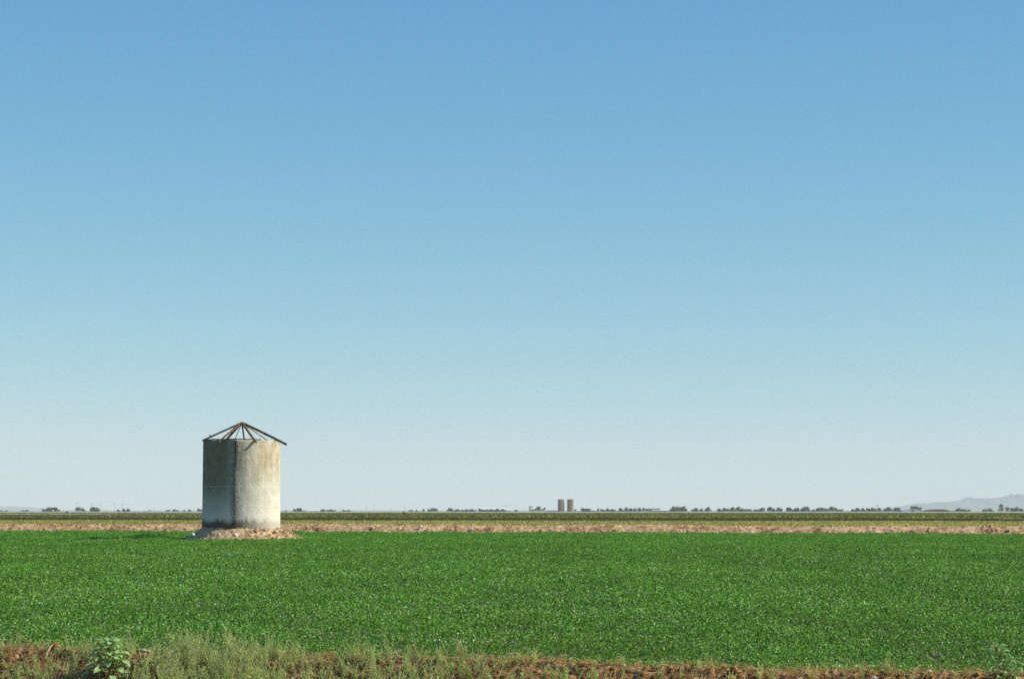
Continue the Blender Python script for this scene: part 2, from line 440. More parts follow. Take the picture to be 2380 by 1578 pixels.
# ------------------------------------------------------------------ concrete silo
D_T = 159.0
tx = at((310+1088)/2/4.356+400, 1230, D_T).x
silo = empty('concrete_silo', (tx, D_T, 0), math.atan2(-tx, D_T))
tag(silo, 'weathered pale concrete silo with a bare timber roof frame, standing in the alfalfa', 'silo')
TR, TB, TT = 2.53, .45, 6.72      # radius, bottom, top
def wall_mat():
    m, t, b = new_mat('stained_concrete')
    uv = N(t, 'ShaderNodeUVMap', uv_map='UVMap').outputs[0]
    sx = N(t, 'ShaderNodeSeparateXYZ'); t.links.new(uv, sx.inputs[0])
    a, z = sx.outputs[0], sx.outputs[1]          # a: metres round the wall from the side facing the camera, + right
    obj = N(t, 'ShaderNodeTexCoord').outputs['Object']
    base = ramp(t, noise(t, obj, 1.1, 6, .6), [(.3,(.50,.45,.34)), (.5,(.64,.59,.47)), (.7,(.72,.68,.57))])
    # whiter lower part
    zf = N(t, 'ShaderNodeMapRange'); t.links.new(z, zf.inputs[0]); zf.inputs[1].default_value = 5.5; zf.inputs[2].default_value = 2.2
    base = mixrgb(t, math_(t, 'MULTIPLY', zf.outputs[0], .65), base, (.78,.77,.71))
    # ochre washes on the upper part
    w = noise(t, mapping(t, obj, (1.3,1.3,.35)), 1.2, 5, .6)
    wr = ramp(t, w, [(.48,(0,0,0)), (.68,(1,1,1))])
    up = N(t, 'ShaderNodeMapRange'); t.links.new(z, up.inputs[0]); up.inputs[1].default_value = 2.0; up.inputs[2].default_value = 5.5
    base = mixrgb(t, math_(t, 'MULTIPLY', math_(t, 'MULTIPLY', wr, up.outputs[0]), .55), base, (.46,.33,.17))
    # a narrow run of dark lichen streaks down one seam
    wob = math_(t, 'MULTIPLY', math_(t, 'SUBTRACT', noise(t, mapping(t, obj, (.2,.2,1.0)), 1.4, 3, .6), .5), .35)
    d = math_(t, 'ABSOLUTE', math_(t, 'SUBTRACT', math_(t, 'ADD', a, wob), -.42))
    seam = N(t, 'ShaderNodeMapRange'); t.links.new(d, seam.inputs[0]); seam.inputs[1].default_value = .85; seam.inputs[2].default_value = .0
    st = noise(t, mapping(t, uv, (5, .9, 1)), 2.6, 6, .75)
    st2 = noise(t, uv, 9, 5, .7)
    sm = ramp(t, math_(t, 'ADD', math_(t, 'MULTIPLY', seam.outputs[0], .34), math_(t, 'MULTIPLY', math_(t, 'ADD', st, st2), .36)), [(.56,(0,0,0)), (.68,(1,1,1))])
    base = mixrgb(t, math_(t, 'MULTIPLY', sm, .70), base, (.095,.075,.045))
    # dark vertical crack from the rim
    cr = N(t, 'ShaderNodeMapRange'); d2 = math_(t, 'ABSOLUTE', math_(t, 'SUBTRACT', math_(t, 'ADD', a, math_(t, 'MULTIPLY', wob, .2)), -.40))
    t.links.new(d2, cr.inputs[0]); cr.inputs[1].default_value = .06; cr.inputs[2].default_value = .02
    hz = N(t, 'ShaderNodeMapRange'); t.links.new(z, hz.inputs[0]); hz.inputs[1].default_value = 4.7; hz.inputs[2].default_value = 5.2
    base = mixrgb(t, math_(t, 'MULTIPLY', math_(t, 'MULTIPLY', cr.outputs[0], hz.outputs[0]), .9), base, (.03,.022,.015))
    # olive stain that also paints the left side's shade darker, fading towards the limed foot
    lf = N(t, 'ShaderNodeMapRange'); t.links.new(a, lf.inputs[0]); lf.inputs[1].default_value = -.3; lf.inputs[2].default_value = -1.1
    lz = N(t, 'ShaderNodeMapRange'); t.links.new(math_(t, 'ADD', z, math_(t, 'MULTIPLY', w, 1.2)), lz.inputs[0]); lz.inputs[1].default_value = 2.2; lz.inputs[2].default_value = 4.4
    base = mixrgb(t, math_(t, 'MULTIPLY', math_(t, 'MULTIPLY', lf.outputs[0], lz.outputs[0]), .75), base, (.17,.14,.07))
    # splash stain at the foot
    ft = N(t, 'ShaderNodeMapRange'); t.links.new(math_(t, 'ADD', z, math_(t, 'MULTIPLY', math_(t, 'ADD', st, w), -.9)), ft.inputs[0]); ft.inputs[1].default_value = .75; ft.inputs[2].default_value = .45
    fa = N(t, 'ShaderNodeMapRange'); t.links.new(a, fa.inputs[0]); fa.inputs[1].default_value = 2.2; fa.inputs[2].default_value = -.5; fa.inputs[3].default_value = .3; fa.inputs[4].default_value = .95
    base = mixrgb(t, math_(t, 'MULTIPLY', ft.outputs[0], fa.outputs[0]), base, (.11,.075,.045))
    # pour lines
    for hgt, pc_, pa_ in ((2.35, (.25,.2,.14), .10), (3.72, (.86,.84,.78), .25), (5.15, (.25,.2,.14), .16)):
        q = math_(t, 'ABSOLUTE', math_(t, 'SUBTRACT', math_(t, 'ADD', z, math_(t, 'MULTIPLY', wob, .15)), hgt))
        r_ = N(t, 'ShaderNodeMapRange'); t.links.new(q, r_.inputs[0]); r_.inputs[1].default_value = .05; r_.inputs[2].default_value = .01
        base = mixrgb(t, math_(t, 'MULTIPLY', r_.outputs[0], pa_), base, pc_)
    sp = ramp(t, noise(t, obj, 16, 3, .6), [(.35,(.82,.80,.74)), (.6,(1,1,1))])
    base = mixrgb(t, .8, base, sp, 'MULTIPLY')
    run = noise(t, mapping(t, uv, (3.2, .12, 1)), 2.4, 5, .7)
    rr_ = ramp(t, run, [(.50,(1,1,1)), (.64,(.72,.66,.54))])
    base = mixrgb(t, math_(t, 'MULTIPLY_ADD', up.outputs[0], .6, .15), base, rr_, 'MULTIPLY')
    blot = ramp(t, noise(t, obj, 2.6, 7, .75), [(.40,(.74,.70,.60)), (.56,(1,1,1))])
    base = mixrgb(t, math_(t, 'MULTIPLY_ADD', up.outputs[0], .5, .2), base, blot, 'MULTIPLY')
    base = mixrgb(t, 1.0, base, (.96, .95, .91), 'MULTIPLY')
    t.links.new(base, b.inputs['Base Color'])
    bump(t, b, math_(t, 'ADD', noise(t, obj, 7, 6, .7), math_(t, 'MULTIPLY', sm, -.3)), .05, .8)
    return m
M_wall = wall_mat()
def build_wall():
    na, nz, th = 180, 70, .16
    A = np.linspace(-pi, pi, na, endpoint=False)      # 0 faces the camera (-Y), + is to the right
    def ring(r, z, dr=0):
        rr = r + dr
        return np.stack([np.sin(A) * rr, -np.cos(A) * rr, z], 1)
    top = TT - .22 * np.exp(-((A - 1.75) / .55) ** 2) + .03 * fbm(A*6, A*0, seed=5, oct=4) - .05 * (np.sin(A) > .3) * (vnoise(A*14, A*0, seed=8) > .35)
    fw = 2*pi/15; ph = (A + R(9.5)) % fw - fw/2          # flat formwork panels, plainest near the front
    fac = 1 - (1 - math.cos(fw/2) / np.cos(ph)) * np.exp(-((A + R(9.5)) / R(11)) ** 2) + (1 - math.cos(fw/2)) * 0
    V = []
    for i in range(nz + 1):
        f = i / nz; z = TB + (top - TB) * f
        r = TR * (1.008 - .016 * f) * fac
        bump_ = .014 * fbm(A*8, z*1.3, seed=2, oct=4) + .010 * (np.cos(A*16) * .5)
        V.append(ring(r, z, bump_))
    for i in range(nz + 1):
        f = 1 - i / nz; z = TB + (top - TB) * f
        V.append(ring(TR - th, z))
    V = np.array(V); L = V.shape[0]
    I = np.arange(L * na).reshape(L, na); J = np.roll(I, -1, 1)
    F = np.stack([I[:-1], J[:-1], J[1:], I[1:]], -1).reshape(-1, 4)
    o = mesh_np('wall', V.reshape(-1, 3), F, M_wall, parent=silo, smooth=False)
    me = o.data
    uvl = me.uv_layers.new(name='UVMap')
    A2 = np.append(A, pi)
    ai = np.arange(na)
    U = np.empty((L-1, na, 4, 2))
    Zc = V[..., 2]; Zr = np.roll(Zc, -1, 1)
    a0 = A2[:-1] * TR; a1 = A2[1:] * TR
    U[..., 0, 0] = a0; U[..., 3, 0] = a0; U[..., 1, 0] = a1; U[..., 2, 0] = a1
    U[..., 0, 1] = Zc[:-1]; U[..., 1, 1] = Zr[:-1]; U[..., 2, 1] = Zr[1:]; U[..., 3, 1] = Zc[1:]
    uvl.data.foreach_set('uv', U.astype(np.float32).ravel())
    me.polygons.foreach_set('use_smooth', np.ones(len(me.polygons), bool))
    return o
build_wall()
M_wood = noisy_mat('old_timber', [(.045,.028,.014), (.11,.072,.036), (.32,.23,.12)], 6, 40, .004, (4,4,1))
M_wood2 = noisy_mat('bleached_timber', [(.22,.15,.085), (.40,.29,.18)], 6, 40, .004, (4,4,1))
APEX = Vector((0, 0, at(562, 983, D_T).z))
def rim_pt(deg, r, z): return Vector((sin(R(deg)) * r, -cos(R(deg)) * r, z))
def rafter(deg, r, z, w, h, mat=None, off=(0,0,0)):
    m = MB(); a = APEX + rim_pt(deg, .07, 0) + Vector(off)
    m.beam(a, rim_pt(deg, r, z), w, h)
    return m.build('rafter', mat or M_wood, silo)
rz = TT
rafter(-90, 2.58, rz+.02, .11, .12)
rafter(-33, 2.75, rz-.12, .09, .11)
rafter(-154, 2.55, rz+.04, .09, .11)
rafter(176, 2.55, rz+.04, .09, .11)
rafter(19, 2.80, rz-.16, .10, .12)
rafter(131, 2.60, rz-.10, .07, .08, M_wood2)
rafter(86, 2.95, at(661, 1033, D_T).z, .15, .15)
rafter(92, 2.80, at(655, 1029, D_T).z, .10, .10, M_wood2, (0,.12,-.06))
rafter(-168, 2.5, rz+.02, .035, .04, M_wood2)
m = MB(); m.tube([APEX + Vector((0,0,-.16)), APEX + Vector((0,0,.07))], [.13, .10], 8, wob=.15); m.build('peak_block', M_wood2, silo)
m = MB(); m.beam(APEX.lerp(rim_pt(-33, 2.75, rz-.12), .38), APEX.lerp(rim_pt(-154, 2.55, rz), .36), .05, .05); m.build('brace', M_wood, silo)
m = MB(); p = APEX.lerp(rim_pt(-90, 2.58, rz), .80); m.beam(p, p + Vector((-.04,0,.17)), .06, .08); m.build('block', M_wood, silo)
p = rim_pt(62, 2.62, rz-.02); m = MB(); m.tube([p + Vector((-.2,0,.05)), p, p + Vector((.16,-.05,-.28))], [.03,.03,.01], 5); m.build('splinter', M_wood, silo)
# plank ring lying on the wall head
m = MB()
pts = [rim_pt(a, TR - .09, TT + .055 - .03 * random.random() - .22 * math.exp(-((R(a) - 1.75) / .55) ** 2)) for a in range(-110, 40, 10)]
for i in range(len(pts) - 1): m.beam(pts[i], pts[i+1], .12, .075)
m.build('wall_plate', M_wood, silo)
m = MB()
pts = [rim_pt(a, TR - .09, TT + .02) for a in range(120, 251, 10)]
for i in range(len(pts) - 1): m.beam(pts[i], pts[i+1], .11, .06)
m.build('wall_plate', M_wood, silo)

# mound round its foot
def mound():
    nr, na = 60, 260
    V = []
    Rr = np.linspace(2.2, 5.4, nr); A = np.linspace(0, 2*pi, na, endpoint=False)
    Rg, Ag = np.meshgrid(Rr, A, indexing='ij')
    out = 4.15 + .35 * np.sin(Ag) + .9 * np.exp(-((Ag - R(262)) / .32) ** 2) + .3 * vnoise(Ag*3, Ag*0, seed=6)      # wider to the right
    k = np.clip((out - Rg) / (out - 2.75), 0, 1.15)
    Z = .88 * k ** 1.25 + (.15 * fbm(np.sin(Ag)*Rg*2.2, np.cos(Ag)*Rg*2.2, seed=77, oct=5, gain=.62) + .06 * (1 - np.abs(vnoise(np.sin(Ag)*Rg*4, np.cos(Ag)*Rg*4, seed=78)) * 2)) * np.clip(k * 2.5 + .15, 0, 1) - .03
    X = np.sin(Ag) * Rg; Y = -np.cos(Ag) * Rg
    V = np.stack([X, Y, Z], -1).reshape(-1, 3)
    I = np.arange(nr*na).reshape(nr, na); J = np.roll(I, -1, 1)
    F = np.stack([I[:-1], J[:-1], J[1:], I[1:]], -1).reshape(-1, 4)
    o = mesh_np('mound', V, F, M_mound)
    o.location = (tx, D_T, 0); o['kind'] = 'structure'; o['label'] = 'mound of pale rubble and earth around the foot of the concrete silo'
mound()
a = rng.uniform(-1.9, 1.9, 520); r = 2.6 + rng.random(520) ** .7 * 1.6
pts = np.stack([tx + np.sin(a)*r, D_T - np.cos(a)*r, .88 * np.clip((4.25 + .35*np.sin(a) - r) / 1.5, 0, 1.1) ** 1.25 + .02], 1)
clod_cloud('mound_rubble', pts, .02 + rng.exponential(.028, 520).clip(0, .09), M_mound, 'small lumps of earth and broken concrete on the mound')
def rock(name, loc, size, mat, label, cat='rock', group=None, sq=(1.2,1,.75)):
    import bmesh
    bm = bmesh.new(); bmesh.ops.create_icosphere(bm, subdivisions=3, radius=1)
    s = random.random() * 90
    co = np.array([v.co[:] for v in bm.verts])
    d = 1 + .38 * fbm(co[:,0]*1.5+s, co[:,1]*1.5, co[:,2]*1.5, 3, 4)
    q = np.round(d * 7) / 7 * .5 + d * .5
    for v, f in zip(bm.verts, q): v.co *= f
    for v in bm.verts: v.co = Vector((v.co.x*sq[0], v.co.y*sq[1], v.co.z*sq[2])) * size
    me = bpy.data.meshes.new(name); bm.to_mesh(me); bm.free(); me.materials.append(mat)
    o = bpy.data.objects.new(name, me); COL.objects.link(o); o.location = loc; o.rotation_euler = (0,0,random.random()*6)
    return tag(o, label, cat, group)
def on_mound(px, py):
    # find the depth where the ray meets the mound slope
    for i in range(400):
        Y = D_T - 4.6 + i * .012; p = at(px, py, Y); r_ = math.hypot(p.x - tx, p.y - D_T)
        if .88 * max(0, min(1.1, (4.15 + .35*(p.x-tx)/max(r_, .1) - r_) / 1.4)) ** 1.25 >= p.z: return p
    return at(px, py, D_T - 3)
M_pale = noisy_mat('pale_concrete_lump', [(.55,.47,.38), (.72,.66,.57)], 5, 30, .01)
for zx, zy, s, lab in ((645,1328,.14,'pale squarish lump of concrete in the middle of the rubble mound'),
                       (212,1322,.13,'pale lump at the far left foot of the rubble mound'),
                       (390,1305,.15,'dark edged brown boulder on the left of the rubble mound'),
                       (345,1300,.12,'tan boulder left of the brown boulder on the rubble mound'),
                       (850,1282,.12,'small brown rock against the sunlit silo foot'),
                       (1050,1290,.13,'low rock on the right shoulder of the rubble mound'),
                       (1165,1296,.10,'rightmost rock, near the tip of the rubble mound')):
    p = on_mound(zx/4.356+400, zy/4.356+940)
    rock('rock', (p.x, p.y, p.z+s*.3), s, M_pale if 'pale' in lab else M_mound, lab, 'rock', 'rocks on the rubble mound')
for px, py, s, lab in ((977, 1224, .15, 'pale boulder with a white top on the far bank, between silo and horizon silos'),
                       (867, 1228, .20, 'brown clod in a dark hollow of the far bank, right of the concrete silo')):
    Y = y_far(at(px,py,215).x) + .9; p = at(px, py, Y)
    rock('rock', (p.x, Y, p.z), s, M_pale if 'pale' in lab else M_farbank, lab)

# ------------------------------------------------------------------ foreground plants
def ribbons(paths, widths, cols, mat, name, parent=None):
    """thin bent blades: paths list of (k,3), widths list, cols list"""
    V, F, C = [], [], []
    b = 0
    for P, w, c in zip(paths, widths, cols):
        P = np.asarray(P); k = len(P)
        d = np.gradient(P, axis=0); d /= np.linalg.norm(d, axis=1)[:, None] + 1e-9
        sdir = np.cross(d, rng.normal(size=3) * .4 + np.array([0, 1, 0])); sdir /= np.linalg.norm(sdir, axis=1)[:, None] + 1e-9
        ww = w * np.linspace(1, .35, k)[:, None]
        V.append(np.concatenate([P - sdir*ww, P + sdir*ww]))
        for i in range(k-1):
            F.append((b+i, b+i+1, b+k+i+1, b+k+i)); C.append(c)
        b += 2 * k
    return mesh_np(name, np.concatenate(V), np.array(F), mat, np.array(C), parent=parent)

def weed_arrays(h, spread, nst, seed, pal, leaf=.012, dens=1.0):
    """feathery plant: stems with many short side twigs and tiny leaves. returns leaf arrays and stem paths"""
    r = np.random.default_rng(seed)
    P, A, paths = [], [], []
    for s in range(nst):
        ang = r.uniform(0, 2*pi); lean = r.uniform(.05, 1) * spread
        L = h * r.uniform(.55, 1.05)
        tt = np.linspace(0, 1, 7)
        end = np.array([cos(ang) * lean, sin(ang) * lean, 0])
        path = np.outer(tt ** 1.5, end) + np.outer(tt, [0, 0, L]) + .012 * r.normal(size=(7, 3)) * tt[:, None]
        paths.append(path)
        m = int(L * 92 * dens)
        for j in range(m):
            f = r.uniform(.12, 1) ; p = np.array([np.interp(f, tt, path[:, c]) for c in range(3)])
            a2 = r.uniform(0, 2*pi); ll = (1.04 - f) ** .8 * L * .26 * r.uniform(.3, 1.15) + .006
            dr = np.array([cos(a2), sin(a2), r.uniform(.05, 1.25)]); dr /= np.linalg.norm(dr)
            q = int(ll / .013) + 1
            g = r.random(q)[:, None] * ll
            pts = p + dr * g + r.normal(size=(q, 3)) * .005
            P.append(pts); A.append(np.repeat(dr[None], q, 0) + r.normal(size=(q, 3)) * .35)
    P = np.concatenate(P); A = np.concatenate(A)
    return P, A, paths
WPAL = [(.54,.62,.26), (.66,.73,.36), (.76,.80,.46), (.38,.46,.16), (.64,.60,.29), (.80,.76,.43)]
WW = [3, 3, 2, 2, 1, .8]

def bank_z(x, off):
    return float(np.interp(off, [p[0] for p in near_prof], [p[1] for p in near_prof]))
variants = [weed_arrays(random.uniform(.34, .52), random.uniform(.12, .26), random.randint(3, 8), 100+i, WPAL) for i in range(14)]
def weed_density(px):
    # how thickly the photo shows weeds along the bank
    xs = [-200, 0, 60, 150, 300, 420, 600, 700, 800, 950, 1100, 1180, 1300, 1420, 1600, 2600]
    ds = [.6, .55, .6, .7, .95, 1.15, 1.0, .6, .7, .8, .75, .45, .42, .0, .0, .0]
    return np.interp(px, xs, ds)
def weed_mass():
    Ps, As, Ss, Cs, paths = [], [], [], [], []
    tries = 1400; cnt = 0
    for _ in range(tries):
        px = random.uniform(-150, 1420); off = random.uniform(-1.5, .02)
        if random.random() > weed_density(px): continue
        if abs(px - 255) < 62 and off < -.35: continue
        if 322 < px < 400 and off > -.30: continue
        Y = 30.0
        for _k in range(6):
            x_ = (px - 1190) / FPX * Y; Y = y_near(x_) + off
        z = bank_z(x_, off) - .03
        P, A, pth = variants[random.randrange(14)]
        hs = np.interp(px, [-200, 150, 300, 420, 600, 750, 1000, 1500], [.48, .56, .76, .98, .90, .66, .66, .5]) * random.uniform(.7, 1.15)
        hs *= .86; plume = random.random() < .10
        if plume: hs *= random.uniform(1.45, 1.75)
        a = random.uniform(0, 2*pi); c, s = cos(a), sin(a)
        Rm = np.array([[c,-s,0],[s,c,0],[0,0,1]])
        if plume: Rm = np.diag([.62, .62, 1.0]) @ Rm
        k = rng.random(len(P)) < .62
        Ps.append(P[k] @ Rm.T * hs + np.array([x_, Y, z])); As.append(A[k] @ Rm.T)
        m_ = k.sum(); tone = random.uniform(.75, 1.15) * np.array([1, random.uniform(.95, 1.12), random.uniform(.9, 1.15)])
        Ss.append(rng.uniform(.012, .028, m_)); Cs.append(pick(m_, WPAL, WW) * tone)
        for q in pth: paths.append(q @ Rm.T * hs + np.array([x_, Y, z]))
        cnt += 1
    P = np.concatenate(Ps); A = np.concatenate(As); Sz = np.concatenate(Ss); C = np.concatenate(Cs)
    V, F, C = leaves(P, Sz, C, .34, .3, along=A)
    # stems as extra long thin quads
    SV, SF, SC = [], [], []
    b = len(V)
    for q in paths:
        for i in range(0, 6):
            p0, p1 = q[i], q[i+1]; w = np.array([.0022, 0, 0])
            SV += [p0-w, p0+w, p1+w, p1-w]; SF.append((b, b+1, b+2, b+3)); b += 4; SC.append((.46,.46,.22))
    V = np.concatenate([V, np.array(SV)]); F = np.concatenate([F, np.array(SF)]); C = np.concatenate([C, np.array(SC)])
    o = mesh_np('feathery_weeds', V, F, M_weed, C)
    tag(o, 'mass of grey green feathery weeds overgrowing the near bank', 'weeds', kind='stuff')
weed_mass()
# separate clumps on the barer right-hand part of the bank
def single_weed(i, px, off, hs, where):
    Y = 29.0
    for _k in range(6):
        x_ = (px - 1190) / FPX * Y; Y = y_near(x_) + off
    P, A, pth = variants[i % 14]
    root = empty('feathery_weed', (x_, Y, bank_z(x_, off) - .02))
    k = rng.random(len(P)) < .8
    n_ = k.sum()
    V, F, C = leaves(P[k] * hs, rng.uniform(.012, .030, n_), pick(n_, WPAL, WW) * random.uniform(.85, 1.15), .24, .3, along=A[k])
    mesh_np('foliage', V, F, M_weed, C, parent=root)
    ribbons([q * hs for q in pth], [.0025] * len(pth), [(.46,.46,.22)] * len(pth), M_weed, 'stem', root)
    tag(root, where, 'weed', 'separate feathery weeds on the bare right half of the bank')
ordw = ['first','second','third','fourth','fifth','sixth','seventh','eighth','ninth','tenth','eleventh','twelfth','thirteenth','fourteenth','fifteenth','sixteenth','seventeenth','eighteenth','nineteenth','twentieth']
spots = [(1445,-.25,.45),(1530,-.35,.5),(1580,-.3,.45),(1625,-.12,.5),(1650,-.10,.72),(1700,-.3,.5),(1760,-.22,.48),(1790,-.3,.55),(1880,-.22,.5),(1960,-.15,.5),(1995,-.22,.45),(2060,-.10,.5),(2110,-.18,.42),(2215,-.14,.36)]
for i, (px, off, hs) in enumerate(spots):
    single_weed(i, px, off, hs, f'sparse feathery weed on the bare earth bank, {ordw[i]} from the left of fourteen')

# dry straw and dead roots
def straw():
    SB = on_mesh(NB, 24000, .12, .76)
    paths, ws, cs = [], [], []
    for i in range(24000):
        b_ = SB[i]
        L = random.uniform(.04, .22); a = random.uniform(-pi, pi); e = random.uniform(-.1, .9)
        p = b_ + np.array([0, 0, random.uniform(.005, .045)]); d = np.array([cos(a)*cos(e), sin(a)*cos(e), sin(e)])
        k = 5; t = np.linspace(0, 1, k)
        P = p + np.outer(t * L, d) + np.outer(np.sin(t * pi) * L * random.uniform(-.25, .25), rng.normal(size=3)) - np.outer(t**2, [0, 0, L*.4])
        paths.append(P); ws.append(random.uniform(.002, .0055)); cs.append(np.array(random.choice([(.56,.40,.20), (.68,.54,.32), (.42,.26,.12), (.58,.36,.15)])) * random.uniform(.8, 1.1))
    for i in range(420):                      # dead upright stalks among the weeds
        px = random.uniform(-60, 1500); off = random.uniform(-1.1, .05); Y = 30.
        for _k in range(5): x_ = (px - 1190) / FPX * Y; Y = y_near(x_) + off
        h = random.uniform(.18, .42) * np.interp(px, [0, 300, 800, 1500], [.7, 1.1, .85, .55]); t = np.linspace(0, 1, 6)
        dx_, dy_ = random.uniform(-.45, .45) * h, random.uniform(-.2, .2) * h
        P = np.array([x_, Y, bank_z(x_, off)]) + np.outer(t**1.7, [dx_, dy_, 0]) + np.outer(t, [0, 0, h])
        paths.append(P); ws.append(random.uniform(.0022, .004)); cs.append(np.array(random.choice([(.72,.66,.42), (.62,.60,.34), (.66,.50,.28)])))
    o = ribbons(paths, ws, cs, M_weed, 'dry_straw')
    tag(o, 'dry tan straw and fine dead roots tangled over the near bank', 'straw', kind='stuff')
straw()
M_root = noisy_mat('dry_root', [(.42,.28,.15), (.62,.46,.28)], 12)
def near_pt(px, py, off):
    Y = 29.0
    for _k in range(6):
        x_ = (px - 1190) / FPX * Y; Y = y_near(x_) + off
    return at(px, py, Y)
def stalk(pts, r, label, cat='stalk', name='dry_stalk'):
    m = MB(); m.tube([near_pt(*p) for p in pts], r, 6)
    return tag(m.build(name, M_root), label, cat)
stalk([(106,1529,-.42),(111,1514,-.35),(117,1503,-.28),(124,1496,-.2)], [.006,.009,.009,.006], 'curved pale dry root hanging from the bank top at the far left')
stalk([(1335,1551,-.12),(1341,1542,-.12),(1348,1538,-.12),(1356,1539,-.12)], [.008,.010,.010,.006], 'arched pale dry stalk looping over the crest right of centre')
stalk([(1855,1576,-.3),(1867,1566,-.25),(1881,1558,-.2),(1890,1555,-.18)], [.005,.007,.007,.004], 'slanting thin pale twig on the right half of the bank')
stalk([(2180,1582,-.25),(2187,1570,-.2),(2195,1558,-.16)], [.007,.009,.010], 'thick pale dry stalk leaning on the crest near the right edge')
for px, py, off, s, lab, mt in ((334,1513,-.12,.036,'pale pink stone on the crest right of the broad leaved weed', M_stone), (344,1515,-.10,.03,'smaller pink stone touching the pale stone on the crest', M_stone),
                       (344,1535,-.42,.035,'tan stone lower on the bank below the pink stones', M_stone), (2160,1561,-.04,.028,'small whitish stone on the crest near the right edge', M_pale),
                       (128,1503,-.06,.06,'rounded brown clod on the crest above the hanging root', M_bank), (2031,1577,-.22,.03,'small grey white stone half hidden under the right bank', M_pale)):
    p = near_pt(px, py, off); p.z += .012; rock('stone', p, s, mt, lab, 'stone')

# broad leaved weeds
def broad_leaf(m, base, dirv, L, Wd, droop, tw=0):
    """one pointed oval leaf, folded along its midrib"""
    d = Vector(dirv).normalized(); side = d.cross(Vector((0,0,1)))
    side = side.normalized() if side.length > .01 else Vector((1,0,0))
    side = Matrix.Rotation(tw, 3, d) @ side
    k = 7; vs = []; p = Vector(base)
    prof = [.12, .66, .95, 1.0, .84, .50, .05]
    for i in range(k):
        f = i/(k-1); nrm = side.cross(d).normalized()
        w = Wd/2 * prof[i]
        rip = .06 * Wd * sin(i * 2.4)
        vs += [p - side*w + nrm*(w*.22 + rip), p, p + side*w + nrm*(w*.22 - rip)]
        p = p + d * (L/(k-1)); d = (Matrix.Rotation(-droop/(k-1), 3, side) @ d).normalized()
    fs = []
    for i in range(k-1):
        a = i*3; fs += [(a, a+1, a+4, a+3), (a+1, a+2, a+5, a+4)]
    m.add(vs, fs)
def plant_mat(name, cols, sc=18, tr=.25):
    m, t, b = new_mat(name)
    oc = N(t, 'ShaderNodeTexCoord').outputs['Object']
    c = ramp(t, noise(t, oc, sc, 3), [(.3+.4*i/(len(cols)-1), cc) for i, cc in enumerate(cols)])
    t.links.new(c, b.inputs['Base Color']); b.inputs['Roughness'].default_value = .45; b.inputs['Specular IOR Level'].default_value = .35
    tl = N(t, 'ShaderNodeBsdfTranslucent'); t.links.new(c, tl.inputs[0])
    mx = N(t, 'ShaderNodeMixShader'); mx.inputs[0].default_value = tr
    t.links.new(b.outputs[0], mx.inputs[1]); t.links.new(tl.outputs[0], mx.inputs[2]); t.links.new(mx.outputs[0], t.nodes['Material Output'].inputs[0])
    return m
M_broad = plant_mat('broad_leaf', [(.20,.36,.09), (.33,.52,.17), (.44,.60,.27)])
M_bright = plant_mat('bright_leaf', [(.14,.32,.06), (.26,.46,.13), (.42,.58,.28)])
M_stem = noisy_mat('green_stem', [(.14,.18,.06), (.24,.24,.10)], 12)
def broad_weed(px, pyb, pyt, off, nl, spread, leafL, mat, label, lean=0, name='broadleaf_weed', seed=1, wr=.46):
    random.seed(seed)
    b = near_pt(px, pyb, off); top = at(px + lean, pyt, b.y)
    root = empty(name, b); H = top.z - b.z
    st = MB(); pts = [Vector((0,0,0)).lerp(top - b, f) + Vector((.02*sin(f*5), .015*cos(f*4), 0)) for f in (0,.25,.5,.75,1)]
    st.tube(pts, [.012,.010,.009,.007,.004], 7); st.build('stem', M_stem, root, True)
    lf = MB(); pt = MB()
    def on(f):
        i = min(3, int(f*4)); return pts[i].lerp(pts[i+1], f*4 - i)
    ga = random.random() * 6
    for i in range(nl):
        f = .12 + .86 * (i / nl) ** .8; ga += 2.4
        el = .25 + .75 * f + random.uniform(-.15, .15)
        d = Vector((cos(ga)*cos(el), sin(ga)*cos(el), sin(el)))
        pl = spread * (1.15 - f) * random.uniform(.7, 1.1) + .02
        p0 = on(f); p1 = p0 + d * pl
        pt.tube([p0, p0.lerp(p1, .5) + Vector((0,0,.01)), p1], [.004,.003,.0025], 5)
        d2 = Vector((d.x, d.y, d.z * .4)).normalized()
        broad_leaf(lf, p1, d2, leafL * random.uniform(.65, 1.1) * (1.15 - .35*f), leafL * wr * random.uniform(.85, 1.1), random.uniform(.7, 1.7), random.uniform(-.5, .5))
        if f < .6:        # side shoots carry smaller leaves
            for q in range(3):
                a3 = ga + random.uniform(-1, 1); d3 = Vector((cos(a3), sin(a3), .5)).normalized()
                broad_leaf(lf, p0.lerp(p1, random.uniform(.3, .9)), d3, leafL*random.uniform(.35, .65), leafL*.25, random.uniform(.4, 1.4), random.uniform(-.6, .6))
    lf.build('leaves', mat, root, True); pt.build('leaf_stalks', M_stem, root, True)
    return tag(root, label, 'weed')
broad_weed(252, 1598, 1490, -.62, 74, .25, .18, M_broad, 'tall broad leaved weed with pale green pointed leaves on the left of the bank', lean=4, seed=5)
broad_weed(215, 1600, 1560, -.55, 9, .10, .075, M_broad, 'small broad leaved weed in the shade left of the tall broad leaved weed', seed=8)
broad_weed(291, 1600, 1553, -.70, 10, .08, .10, M_broad, 'small broad leaved weed at the right foot of the tall broad leaved weed', lean=-4, seed=15)
broad_weed(52, 1600, 1562, -.62, 16, .16, .10, M_bright, 'bright green leafy weed cut by the bottom left corner', seed=9, wr=.34)
broad_weed(2350, 1604, 1503, -.24, 64, .19, .105, M_bright, 'bright green straggling weed in front of the alfalfa at the right edge', lean=-34, seed=11, wr=.36)
broad_weed(2135, 1590, 1571, -.18, 7, .05, .045, M_bright, 'little bright green sprout on the bank near the right edge', seed=12)
